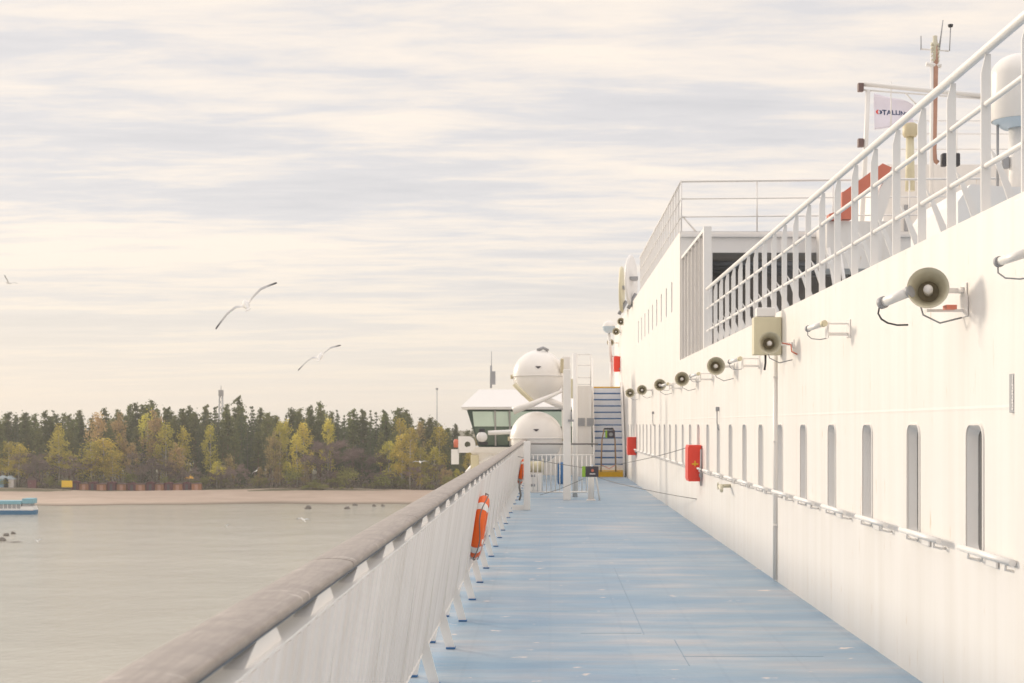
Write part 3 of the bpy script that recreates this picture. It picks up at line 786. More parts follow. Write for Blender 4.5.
# ============================================================= BRIDGE WING
Yb = 62
BG = empty('bridge_wing', (at(515,0,Yb).x,Yb,0), 'white bridge wing with sloping roof and green tinted outward leaning windows', 'bridge wing')
def rb(px,py,Y=Yb): return at(px,py,Y)-BG.location
def hull6(name, low, up, mat, top=True):  # loft of two 4-corner loops
    b = MB(); A=[b.bm.verts.new(v) for v in low]; B_=[b.bm.verts.new(v) for v in up]
    for k in range(4): b.bm.faces.new((A[k],A[(k+1)%4],B_[(k+1)%4],B_[k]))
    b.bm.faces.new(A[::-1]); b.bm.faces.new(B_); return b.build(name, mat, BG)
D_ = 5
def loop4(xl,xr,py,y0=0,y1=D_,):
    a=rb(xl,py); c=rb(xr,py); return [Vector((a.x,y0,a.z)),Vector((c.x,y0,c.z)),Vector((c.x,y1,c.z)),Vector((a.x,y1,a.z))]
hull6('roof', loop4(461,600,407,-.35,D_+.3), loop4(478,600,389,.9,D_-.9), M['whitegloss'])
hull6('roof_fascia', loop4(462.5,600,409.5,-.3,D_+.2), loop4(461.5,600,407.1,-.34,D_+.28), M['white'])
hull6('window_band', loop4(478,600,447,.55,D_-.6), loop4(467,600,410,-.15,D_), plain('dark_green_frame',(.07,.10,.09),.4))
def wpt(px,py,off=-.03):                  # point on the leaning front
    t=(447-py)/37; a=rb(px,py); return Vector((a.x, .55-.70*t+off, a.z))
greenglass = plain('green_glass_sky_tone', (.62,.74,.64), .12, .25, .8)  # pale base colour holds the sky reflection of the green upper panes
lowglass = plain('dark_green_glass', (.13,.17,.14), .15, .3, 1.2)
for (x0,x1,t0,t1) in ((478,494,476,494),(496,508,496,509),(511,600,511,600)):
    b = MB(); b.prism([wpt(x0+1.5,445),wpt(x1,445),wpt(t1,427),wpt(t0-2.0,427)],(0,.03,0)); b.build('window', lowglass, BG)
    b = MB(); b.prism([wpt(t0-2.0,426.5),wpt(t1,426.5),wpt(t1,411.5),wpt(t0-3.4,411.5)],(0,.03,0)); b.build('window', greenglass, BG)
for x in (495.2,509.8):
    b = MB(); b.prism([wpt(x-.8,446,-.05),wpt(x+.8,446,-.05),wpt(x+.8,410.5,-.05),wpt(x-.8,410.5,-.05)],(0,.05,0)); b.build('mullion', M['shadowgrey'], BG)
hull6('apron', loop4(470,600,453,.5,D_-.6), loop4(466,600,447.2,.4,D_-.5), M['white'])
hull6('lower_body', loop4(500,600,500,1.4,D_-1), loop4(470,600,453.1,.6,D_-.7), M['cream'] if False else M['white'])
b = MB(); b.path([rb(466,474)+Vector((0,.8,0)),rb(474,465)+Vector((0,.8,0)),rb(484,462)+Vector((0,.8,0)),rb(492,456)+Vector((0,.8,0))],[.12,.13,.15,.2],8); b.build('support', M['white'], BG)
b = MB(); b.box(rb(470,0).x,rb(478,0).x,.55,.9,rb(0,470).z,rb(0,455).z,.05); b.build('support', M['cream'], BG)
# bracket plate with the round hole (reads like a letter)
b = MB(); c = rb(467.5,444.5,Yb-.5); R1 = 8.2*Yb/F
outer=[]
for k in range(13):
    a=-PI/2+PI*k/12; outer.append(Vector((c.x+R1*.95*math.cos(a), -.5, c.z+R1*math.sin(a))))
outer += [Vector((rb(459,0).x,-.5,c.z+R1)), Vector((rb(459,0).x,-.5,c.z-R1))]
inner=[Vector((c.x+.13*math.cos(2*PI*k/16), -.5, c.z+.13*math.sin(2*PI*k/16))) for k in range(16)]
tr = tessellate_polygon([outer, inner[::-1]]); allp = outer+inner[::-1]
for off in (0,.12):
    vs=[b.bm.verts.new(p_+Vector((0,off,0))) for p_ in allp]
    for t in tr: b.bm.faces.new([vs[k] for k in t])
for lp in (outer,inner):
    n_=len(lp)
    for k in range(n_): b.quad(lp[k],lp[(k+1)%n_],lp[(k+1)%n_]+Vector((0,.12,0)),lp[k]+Vector((0,.12,0)))
b.box(rb(452,0).x,rb(459.5,0).x,-.5,-.38,rb(0,464).z,rb(0,449).z)
b.build('bracket_plate', M['white'], BG)
q = rb(456,443.5,Yb-.5); b = MB(); b.lathe([(0,-.17),(.10,-.17),(.11,.1),(.08,.17),(0,.19)],loc=(q.x,-.45,q.z)); b.build('navigation_lamp', M['davit'], BG)
q = rb(482,437,Yb-1.5)
b = MB(); b.tube(rb(527,431,Yb-1.5),rb(488,433,Yb-1.5),.10,n=10); b.build('boom', M['white'], BG)
b = MB(); b.lathe([(0,-.18),(.2,-.16),(.23,.0),(.2,.14),(0,.16)],loc=(q.x,-1.5,q.z),M=Matrix.Rotation(PI/2,4,'X'),n=20); b.build('searchlight', M['pale'], BG)
b = MB(); b.box(q.x-.13,q.x+.13,-1.6,-1.4,q.z+.2,q.z+.36,.03); b.box(q.x-.15,q.x+.25,-1.6,-1.4,q.z-.34,q.z-.2,.03); b.build('yoke', M['dark'], BG)
b = MB(); b.path([rb(487,432,Yb+.3),rb(491,425,Yb+.3),rb(494,427,Yb+.3)],.05,6); b.build('wiper', M['davit'], BG)
# antenna on bridge wing roof
q = at(491,388,63.5)
A = empty('roof_antenna', q, 'thin whip antenna with grey mount on the bridge wing roof', 'antenna')
b = MB(); b.tube((0,0,0),(0,0,1.0),.05,n=8); b.box(-.03,.2,-.05,.05,.15,.75,.02); b.build('mount', M['grey'], A)
b = MB(); b.tube((0.02,0,.9),(0.02,0,1.65),.015,n=6); b.build('whip', M['grey'], A)

# upper level end: white satellite ball, round panels, small horns
q = at(609,327,50)
SB = empty('satellite_ball', (q.x,50,q.z), 'small pale blue and white satellite ball above the stairs landing', 'radome')
rr = 6.5*50/F
b = MB(); b.lathe([(0,-rr),(rr*.5,-rr*.87),(rr*.87,-rr*.5),(rr,-.0),(rr*1.03,.02)],n=24); b.build('lower_shell', M['lblue'], SB)
b = MB(); b.lathe([(rr*1.03,.02),(rr*.92,rr*.4),(rr*.7,rr*.72),(rr*.35,rr*.94),(0,rr)],n=24); b.build('upper_shell', M['whitegloss'], SB)
b = MB(); b.tube((0,0,-rr),(.08,0,-rr-1.0),.05,n=8); b.tube((.08,0,-rr-.8),(.30,0,-rr-.8),.03,n=8); b.tube((.08,0,-rr-1.0),(.08,0,2.94-q.z),.05,n=8); b.build('stand', M['white'], SB)
for k,(px,py,Y,lab) in enumerate(((621,321.5,47.5,'topmost small horn loudspeaker near the block edge above the stairs'),(616,331.5,49,'middle small horn loudspeaker beside the satellite ball'),(610.5,342.5,51,'lowest small horn loudspeaker below the satellite ball'))):
    q = at(px,py,Y); e = horn(q,1.05,lab)
    b = MB(); b.path([(0,.25,0),(.2,.3,0),(XW-q.x,.3,0)],.02,6); b.build('bracket', M['white'], e)
# round panels
for (px0,px1,py0,py1,Y,mt,lab) in ((618,627,265,312,44.5,'cream','tall cream rounded panel standing at the roof edge, left one'),(624,640,253,306,42,'white','tall white rounded panel at the roof edge beside the railing')):
    a=at(px0,py1,Y); c=at(px1,py0,Y); e = empty('rounded_panel',((a.x+c.x)/2,Y,a.z),lab,'panel')
    hh=c.z-a.z; 
    # disc-like plate seen nearly edge on
    b=MB(); b.lathe([(0,-.05),(hh*.47,-.05),(hh*.5,-.02),(hh*.5,.02),(hh*.47,.05),(0,.05)],loc=(0,hh*.28,hh/2),M=Matrix.Rotation(math.radians(-8 if mt=='cream' else -17),4,'Z')@Matrix.Rotation(PI/2,4,'Y')@Matrix.Scale(.85,4,(0,1,0)),n=36)
    b.build('disc', M[mt], e)
    b=MB(); b.box(-.06,.18,.0,.5,hh*.50,hh*.56); b.build('mount', M['grey'], e); b=MB(); b.tube((-.1,.3,-.05),(.14,.3,hh*.25),.06,n=8); b.build('mount', M['grey'], e)

# ============================================================= UPPER DECK CLUTTER
# flag gantry
Yg=30
GT = empty('gantry_mast', (at(863,0,Yg).x,Yg,5.3), 'white gantry frame with horizontal beam carrying the flag', 'gantry')
def rg(px,py,Y=Yg): return at(px,py,Y)-GT.location
b=MB(); b.path([rg(868,90),rg(866,140),rg(862,222)],.05,8); b.build('post', M['white'], GT)
b=MB(); b.tube(rg(863,84),rg(985,96),.05,n=8); b.build('beam', M['white'], GT)
b=MB(); b.tube(rg(863,90),rg(985,99),.018,n=6); b.tube(rg(905,93),rg(920,108),.018,n=6); b.tube(rg(891,82),rg(891,128),.014,n=6); b.build('stay', M['white'], GT)
for py in (87.5,143):
    b=MB(); q=rg(860.5,py); b.box(q.x-.06,q.x+.06,-.06,.06,q.z-.09,q.z+.09,.015); b.build('lamp', plain('brown_lamp',(.17,.11,.10),.5), GT)
b=MB(); b.tube(rg(984,90),rg(984,222),.04,n=8); b.build('post', M['white'], GT)
# flag
FL = empty('flag', rg(873,92)+GT.location, 'pale lilac ship company flag with navy lettering under the gantry beam', 'flag')
def rf(px,py): return at(px,py,Yg+.25)-FL.location
fw = 40; nx, nz = 28, 14
def fpos(u,v):                            # u 0..1 along, v 0..1 down
    p_ = rf(874+fw*u+2*v*(1-u)*0, 93+ (37-9*u)*v + 12*u*(.35+.65*(1-v))*.9)
    return p_+Vector((0, .10*math.sin(u*7+v*2)*u + .03*math.sin(v*5), 0))
b=MB(); g=[[b.bm.verts.new(fpos(i/nx,j/nz)) for j in range(nz+1)] for i in range(nx+1)]
for i in range(nx):
    for j in range(nz):
        f=b.bm.faces.new((g[i][j],g[i+1][j],g[i+1][j+1],g[i][j+1])); f.smooth=True
fo=b.build('cloth', M['flag'], FL); sm=fo.modifiers.new('s','SOLIDIFY'); sm.thickness=.006
me=txt('TALLINK', .2, 0, .004); ws=max(v.co.x for v in me.vertices); hs_=max(v.co.y for v in me.vertices)
for v in me.vertices:
    u=.21+.70*v.co.x/ws; vv=.58-.16*v.co.y/hs_; p_=fpos(u,vv); v.co=p_+Vector((0,-.012,0))
me.materials.append(M['flagtext']); o=bpy.data.objects.new('lettering',me); C.objects.link(o); o.parent=FL
b=MB()
def swirl(u0,v0,r0,a0,a1,th,mat):
    b=MB(); pin=[];pout=[]
    for k in range(13):
        a=a0+(a1-a0)*k/12; t_=th*math.sin(PI*k/12)+.004
        pin.append(fpos(u0+(r0-t_)*math.cos(a), v0+(r0-t_)*1.05*math.sin(a))+Vector((0,-.012,0))); pout.append(fpos(u0+(r0+t_)*math.cos(a), v0+(r0+t_)*1.05*math.sin(a))+Vector((0,-.012,0)))
    for k in range(12): b.quad(pin[k],pin[k+1],pout[k+1],pout[k])
    b.build('emblem', mat, FL)
swirl(.125,.50,.05,PI*.5,PI*1.5,.02,M['red']); swirl(.135,.50,.05,-PI*.5,PI*.5,.02,M['flagtext'])

# mast
Ym=31
MT = empty('signal_mast', (at(934,0,Ym).x,Ym,5.3), 'tall rusty and white signal mast topped with whip antennas', 'mast')
def rm(px,py,Y=Ym): return at(px,py,Y)-MT.location
b=MB(); b.tube(rm(931.5,215),rm(932,52),.05,.035,n=10); b.build('white_pole', M['white'], MT)
b=MB(); b.path([rm(938,163),rm(934.5,160),rm(934,150),rm(936,60),rm(935.5,40)],[.05,.06,.055,.05,.04],10); b.build('rusty_pipe', M['rust'], MT)
b=MB()
for k in range(5): b.tube(rm(931,44+k*4),rm(939,45+k*4),.04,n=8)
b.tube(rm(935,36),rm(935,60),.05,n=8); b.build('lamp_cluster', M['horn'], MT)
b=MB(); b.tube(rm(921,49),rm(949,51),.018,n=6); b.tube(rm(926,64),rm(941,66),.05,n=8); b.build('crossbar', M['white'], MT)
b=MB(); b.tube(rm(921,50),rm(921,36),.012,n=6); b.tube(rm(949.5,51),rm(950.5,28),.012,n=6); b.tube(rm(939,50),rm(943,20),.022,.01,n=6); b.build('whip_antenna', M['grey'], MT)
b=MB(); q=rm(950.5,26); b.lathe([(0,-.04),(.05,-.02),(.06,.03),(0,.05)],loc=q,n=12); b.build('wind_sensor', M['dark'], MT)
for px in (944,956.5):
    b=MB(); q=rm(px,160); b.box(q.x-.06,q.x+.06,-.1,.1,q.z-.14,q.z+.14,.03); b.build('horn_box', M['dark'], MT)
# cream drum on pedestal
Yd=29; q=at(910,137,Yd)
DR = empty('cream_beacon', (q.x,Yd,q.z), 'cream drum shaped beacon on a thin pedestal below the flag', 'beacon')
b=MB(); b.lathe([(0,0),(.12,.0),(.15,.05),(.15,.24),(.10,.28),(0,.29)]); b.build('drum', M['tan'], DR)
b=MB(); b.tube((0,0,0),(0,0,-1.1),.08,.1,n=12); b.build('pedestal', M['cream'], DR)
# white casing behind
K = empty('white_casing', (at(940,0,33).x,33,2.8), 'white box casing with railing behind the guard rail below the mast', 'casing')
q0=at(878,168,33); q1=at(1060,168,33)
b=MB(); b.box(q0.x-K.location.x,q1.x-K.location.x,-.5,3,2.54,q0.z-2.8,.02); b.build('box', M['wall'], K)
b=MB()
for z in (.35,.7,1.0): b.tube((q0.x-K.location.x+.3,-.45,q0.z-2.8+z),(q1.x-K.location.x,-.45,q0.z-2.8+z),.014,n=6)
for k in range(6): b.tube((q0.x-K.location.x+.3+k*.7,-.45,q0.z-2.8),(q0.x-K.location.x+.3+k*.7,-.45,q0.z-1.8),.014,n=6)
b.build('railing', M['white'], K)
b=MB(); q=at(908,0,32.3); b.box(q.x-K.location.x-.04,q.x-K.location.x+.04,-.56,-.51,2.6,3.9); b.build('downpipe', M['grey'], K)
# davit
Yv=27.2
DV = empty('boat_davit', (at(865,0,Yv-2).x,Yv-2,2.8), 'orange red davit with diagonal arm behind the guard rail', 'davit')
def rd(px,py): return at(px,py,Yv-2)-DV.location
def slab(pts,name,mat,t_=.25):
    off={'foot_block':0,'arm':.03,'shoe':-.02,'cradle':.06,'housing':.09}[name]
    b=MB(); b.prism([rd(*p_)+Vector((0,off,0)) for p_ in pts],(0,t_,0)); b.build(name,mat,DV)
slab([(842,192),(852,190),(852,219),(842,219)],'foot_block',M['davit'])
slab([(843,192),(883,163),(892,167),(888,177),(848,204)],'arm',M['davit'],.2)
slab([(829,214),(842,210),(842,220),(829,220)],'shoe',M['davit'])
slab([(880,190),(893,164),(896,168),(890,200),(882,222),(874,222)],'cradle',M['whitegloss'],.3)
slab([(828,220.5),(900,220.5),(900,268),(828,268)],'housing',M['wall'],1.0)
# dark winch behind rail
q=at(900,232,22)
WN = empty('mooring_winch', (q.x,22,2.8), 'dark steel winch drum on the upper deck behind the guard rail', 'winch')
b=MB(); b.tube((-.35,0,.9),(.35,0,.9),.28,n=20); b.tube((-.38,0,.9),(-.35,0,.9),.4,n=20); b.tube((.35,0,.9),(.38,0,.9),.4,n=20); b.build('drum', M['sign'], WN)
b=MB(); b.prism([(-.55,-.3,0),(-.45,-.3,0),(-.45,-.05,1.1),(-.55,-.05,1.1)],(0,.35,0)); b.prism([(.45,-.3,0),(.55,-.3,0),(.55,-.05,1.1),(.45,-.05,1.1)],(0,.35,0)); b.box(-.7,.7,-.4,.4,0,.2); b.build('frame', M['grey'], WN)
b=MB()
for k in (0,.16): b.tube((-.9+k,-.2,.1),(-1.15+k,-.2,1.6),.03,n=8)
b.build('stay', M['white'], WN)
# white casing and dome at right
KB = empty('deck_locker', (5.2,16.8,2.8), 'low white deck locker below the satellite dome behind the railing', 'locker')
q0=at(958,180,16.8)
b=MB(); b.prism([(q0.x-5.2,0,0),(3,0,0),(3,0,1.78),(.25,0,1.70),(q0.x-5.2+.15,0,q0.z-2.8-.05),(q0.x-5.2,0,q0.z-2.8-.25)],(0,2.2,0)); b.build('casing', M['white'], KB)
q=at(1018,0,16.8)
SD = empty('satellite_dome', (q.x,17.4,4.55), 'large cylindrical white satellite dome on a pedestal at the right edge', 'radome')
rd_=27*17.4/F; q=at(1018,0,17.4); SD.location.x=q.x
zb=at(0,121,17.4).z-4.55; ztp=at(0,54,17.4).z-4.55
b=MB(); pr=[(rd_*.95,zb),(rd_,zb+.03),(rd_,ztp-rd_*.85)]+[(rd_*math.cos(a),ztp-rd_*.85+rd_*.85*math.sin(a)) for a in [PI/2*k/10 for k in range(1,10)]]+[(0,ztp)]
b.lathe(pr,n=40); b.build('dome', M['whitegloss'], SD)
b=MB(); b.lathe([(0,zb-.09),(rd_*.55,zb-.09),(rd_*.93,zb-.0)],n=40); b.build('underside', M['lblue'], SD)
b=MB(); b.tube((0,0,-.2),(0,0,zb-.09),.11,n=20); b.build('pedestal', M['white'], SD)
b=MB(); b.tube((-.25,0,-.1),(-.25,0,zb-.05),.018,n=6); b.box(-.2,-.12,-.05,.03,.27,.42,.01); b.build('stay', M['grey'], SD)

# ============================================================= FAR SHORE
# tour boat
Yt=347
BT = empty('tour_boat', (at(5,0,Yt).x,Yt,WZ), 'blue and white tour boat with canopy at the left edge of the water', 'boat')
def bo(px): return (px-5)*Yt/F
b=MB()
sec=[(-11,1.2,.0),(-8,1.9,.0),(5,1.9,.0),(bo(36)-.3,1.5,.0),(bo(36.5),.9,0)]
top=[];low=[]
rings=[]
for (x,hw,_) in sec: rings.append([b.bm.verts.new((x,-hw,-.3)),b.bm.verts.new((x,hw,-.3)),b.bm.verts.new((x+.05,hw*1.08,1.0)),b.bm.verts.new((x+.05,-hw*1.08,1.0))])
for A_,B_ in zip(rings,rings[1:]):
    for k in range(4): b.bm.faces.new((A_[k],A_[(k+1)%4],B_[(k+1)%4],B_[k]))
b.bm.faces.new(rings[0]); b.bm.faces.new(rings[-1])
b.build('hull', plain('boat_blue', (.02,.15,.30), .4, .1), BT)
b=MB(); b.box(-10,bo(35.5),-1.8,1.8,1.0,1.45,.05); b.box(bo(23)-.2,bo(35.2),-1.5,1.5,1.45,2.0); b.build('gunwale', M['white'], BT)
b=MB(); b.box(-9,bo(23),-1.5,1.5,1.45,2.5); b.box(bo(24.6),bo(32.5),-1.52,1.4,2.05,2.6); b.build('cabin_window', M['grey'], BT)
for k in range(14):
    b=MB(); x=bo(23)-k*1.05; b.box(x-.06,x+.06,-1.62,-1.5,1.45,2.5); b.build('pillar', M['white'], BT)
tq=plain('turquoise_canopy', (.20,.42,.50), .5, .2, .8)
b=MB(); b.box(-9.5,bo(24),-1.7,1.7,2.5,3.35,.1); b.build('canopy', tq, BT)
b=MB(); b.box(bo(24.5),bo(34.8),-1.7,1.7,2.65,3.9,.1); b.build('wheelhouse_roof', tq, BT)

# beach cabins
mar=plain('maroon_wood', (.11,.03,.04), .8,.2,2); orw=plain('orange_brown_wood', (.34,.15,.075), .8,.2,2); cab_roof=plain('tar_roof',(.15,.10,.09),.8)
def cabin_pair(mat, label, grp):
    e = empty('beach_cabin',(0,0,0),label,'beach cabin',grp)
    b=MB(); b.box(-1.15,1.15,-1,1,-.3,2.1,.03); b.build('wall',mat,e)
    b=MB(); b.prism([(-1.35,-1.2,2.1),(1.35,-1.2,2.1),(1.35,-1.2,2.2),(0,-1.2,2.55),(-1.35,-1.2,2.2)],(0,2.4,0)); b.build('roof',cab_roof if mat is orw else mar,e)
    b=MB(); b.box(-.4,.4,-1.03,-1.001,0,1.8); b.build('door',M['rust'] if mat is orw else M['sign'],e)
    return e
ca = cabin_pair(mar,'dark maroon wooden beach cabin in the row at the wood edge','maroon beach cabins'); cb = cabin_pair(orw,'orange brown wooden beach cabin in the row at the wood edge','orange brown beach cabins')
first={0:True,1:True}
i=0; px=76
def gz(x,y): return land_z(x, y-shore_y(x))
while px < 206:
    k=i%2; src=(ca,cb)[k]
    Y=428+random.uniform(-1,1); x=(px-550)*Y/F
    e=src if first[k] else copy_tree(src); first[k]=False
    sx = 1.0 if k==0 else 1.25
    e.location=(x,Y,gz(x,Y)); e.rotation_euler=(0,0,random.uniform(-.1,.1)); e.scale=(sx,1,random.uniform(.9,1.15) if k==0 else .88)
    px += 9.3+random.uniform(-.6,.8); i+=1
# yellow board and yellow parasol
q=at(67,492,424); YB=empty('yellow_board',(q.x,424,gz(q.x,424)),'bright yellow notice board on posts at the left of the beach','notice board')
b=MB(); b.box(-1.6,1.6,-.05,.05,.9,2.9); b.build('board',plain('bright_yellow',(.85,.55,.02),.5),YB)
for x in (-1.2,1.2):
    b=MB(); b.box(x-.08,x+.08,.05,.15,0,2.6); b.build('post',M['gbark'],YB)
q=at(189.5,492,436); YP=empty('yellow_parasol',(q.x,436,gz(q.x,436)),'orange yellow parasol above the beach cabins','parasol')
b=MB(); b.lathe([(1.6,2.9),(1.3,3.3),(.6,3.75),(0,3.95)],n=8); b.build('canopy',plain('amber_cloth',(.75,.38,.02),.7),YP)
b=MB(); b.tube((0,0,0),(0,0,3.9),.06,n=8); b.build('pole',M['white'],YP)
# small kiosk at left
for (px,wd,colr,lab) in ((3,4,(.25,.42,.55),'pale blue kiosk among the trees at the far left of the beach'),(10,3,(.65,.60,.55),'small pale hut beside the blue kiosk on the beach'),(33,2.6,(.20,.07,.08),'small dark red shed under the bare trees left of the yellow board')):
    q=at(px,490,432); e=empty('kiosk',(q.x,432,gz(q.x,432)),lab,'kiosk')
    b=MB(); b.box(-wd/2,wd/2,-1,1,-.3,2.4); b.build('wall',plain('kiosk_paint',colr,.6),e)
    b=MB(); b.prism([(-wd/2-.3,-1.2,2.4),(wd/2+.3,-1.2,2.4),(0,-1.2,3.5)],(0,2.4,0)); b.build('roof',M['lblue'] if px<12 else cab_roof,e)
# rocks
def rock(px,py,wpx,hpx,label,grp):
    dz=(py-424); Y=(H-WZ)*F/dz; x=(px-550)*Y/F; s=wpx*Y/F/2
    bm=bmesh.new(); bmesh.ops.create_icosphere(bm,subdivisions=3,radius=1)
    sd=random.random()*50
    for v in bm.verts:
        k=1+.35*noise.noise(v.co*1.3+Vector((sd,0,0))); v.co=Vector((v.co.x*k*s,v.co.y*k*s*.8,v.co.z*k*hpx*Y/F))
    me=bpy.data.meshes.new('rock'); bm.to_mesh(me); bm.free(); me.materials.append(M['rock'])
    for p_ in me.polygons: p_.use_smooth=True
    o=bpy.data.objects.new('rock',me); C.objects.link(o); o.location=(x,Y,WZ); tag(o,label,'rock',grp)
rock(308,509,7,4,'low dark rock in shallow water off the beach, left of the pair','')
rock(347,509,6,3,'second low dark rock in shallow water off the beach','')
rock(355,505.5,6,2.2,'flat dark rock at the waterline between the two rock groups','')
for k,px in enumerate((374,383)): rock(px,506.5,4.5,2.2,('small','tiny')[k]+' dark rock close to the shore near the wooden handrail','')
rock(2,541,8,3.5,'dark half sunken rock at the far left of the water','')
rock(6,536,6,3,'dark wet rock standing behind the far left rock','')
rock(13,534,5,3,'lone round dark rock right of the far left rocks','')
rock(15,542,14,.6,'flat wave washed reef slab around the far left rocks','')
# towers
q=at(221,404,620); TW=empty('lattice_tower',(q.x,620,gz(q.x,620)),'grey lattice radio tower peeking over the tree tops','tower')
hh=at(0,390,620).z-TW.location.z
b=MB()
for sx,sy in ((-1,-1),(1,-1),(1,1),(-1,1)): b.tube((sx*1.3,sy*1.3,0),(sx*.6,sy*.6,hh),.15,n=6)
k=0
while k*2.4<hh-2.4:
    w1=1.3-.7*k*2.4/hh; b.tube((-w1,-w1,k*2.4),(w1,-w1,k*2.4+2.4),.12,n=5); b.tube((w1,-w1,k*2.4),(-w1,-w1,k*2.4+2.4),.12,n=5); k+=1
b.build('lattice',M['grey'],TW)
b=MB(); b.box(-.95,.95,-.95,.95,hh-2.6,hh,.1); b.tube((0,0,hh),(0,0,hh+2),.15,n=6); b.build('antenna_panel',M['shadowgrey'],TW)
q=at(437,0,640); TM=MB(); g0=gz(q.x,640); hh=at(0,388,640).z
TM.tube((q.x,640,g0),(q.x,640,hh),.28,.18,n=8); TM.box(q.x-.5,q.x+.5,639.6,640.4,hh-.8,hh)
tag(TM.build('thin_mast',M['grey'],loc=(q.x,640,g0)),'hair thin distant mast rising above the trees','mast')

# ------------------------------------------------------------- trees
class LB:                                  # quick leaf-mesh builder
    def __init__(s): s.v=[]; s.f=[]
    def leaf(s,c,sz,flat=0):
        a=Vector((random.gauss(0,1),random.gauss(0,1),random.gauss(0,1)*(1-flat))).normalized()
        t=a.orthogonal().normalized(); u=a.cross(t); r_=random.uniform(0,2*PI)
        t,u=(t*math.cos(r_)+u*math.sin(r_)),(u*math.cos(r_)-t*math.sin(r_)); n=len(s.v)
        w_=random.uniform(.5,1)
        s.v+= [c+t*sz*.5, c+u*sz*.5*w_, c-t*sz*.5, c-u*sz*.5*w_]; s.f.append((n,n+1,n+2,n+3))
    def stick(s,p,q,r0,r1,k=3):
        d=(q-p); o=d.orthogonal().normalized(); w_=d.cross(o).normalized(); n=len(s.v)
        for c,r_ in ((p,r0),(q,r1)):
            for i in range(k):
                a=2*PI*i/k; s.v.append(c+o*math.cos(a)*r_+w_*math.sin(a)*r_)
        for i in range(k): s.f.append((n+i,n+(i+1)%k,n+k+(i+1)%k,n+k+i))
    def mesh(s,name,mat):
        me=bpy.data.meshes.new(name); me.from_pydata(s.v,[],s.f); me.materials.append(mat); return me
def rv(): 
    while True:
        v=Vector((random.uniform(-1,1),random.uniform(-1,1),random.uniform(-1,1)))
        if v.length<=1: return v
def blobleaves(L_,c,rx,rz,n,sz):
    for _ in range(n):
        v=Vector((random.gauss(0,.52),random.gauss(0,.52),random.gauss(0,.50)))
        L_.leaf(c+Vector((v.x*rx,v.y*rx,v.z*rz)),sz*random.uniform(.6,1.3))
def trunk(hh,r0,lean=.3,mat=None,top=.9,k=7):
    b=MB(); P_=[Vector((0,0,-1))]; x=y=0
    for i in range(1,7):
        x+=random.uniform(-1,1)*lean*.3; y+=random.uniform(-1,1)*lean*.3; P_.append(Vector((x,y,hh*top*i/6)))
    b.path(P_,[r0*(1-.13*i) for i in range(7)],k); return b,P_
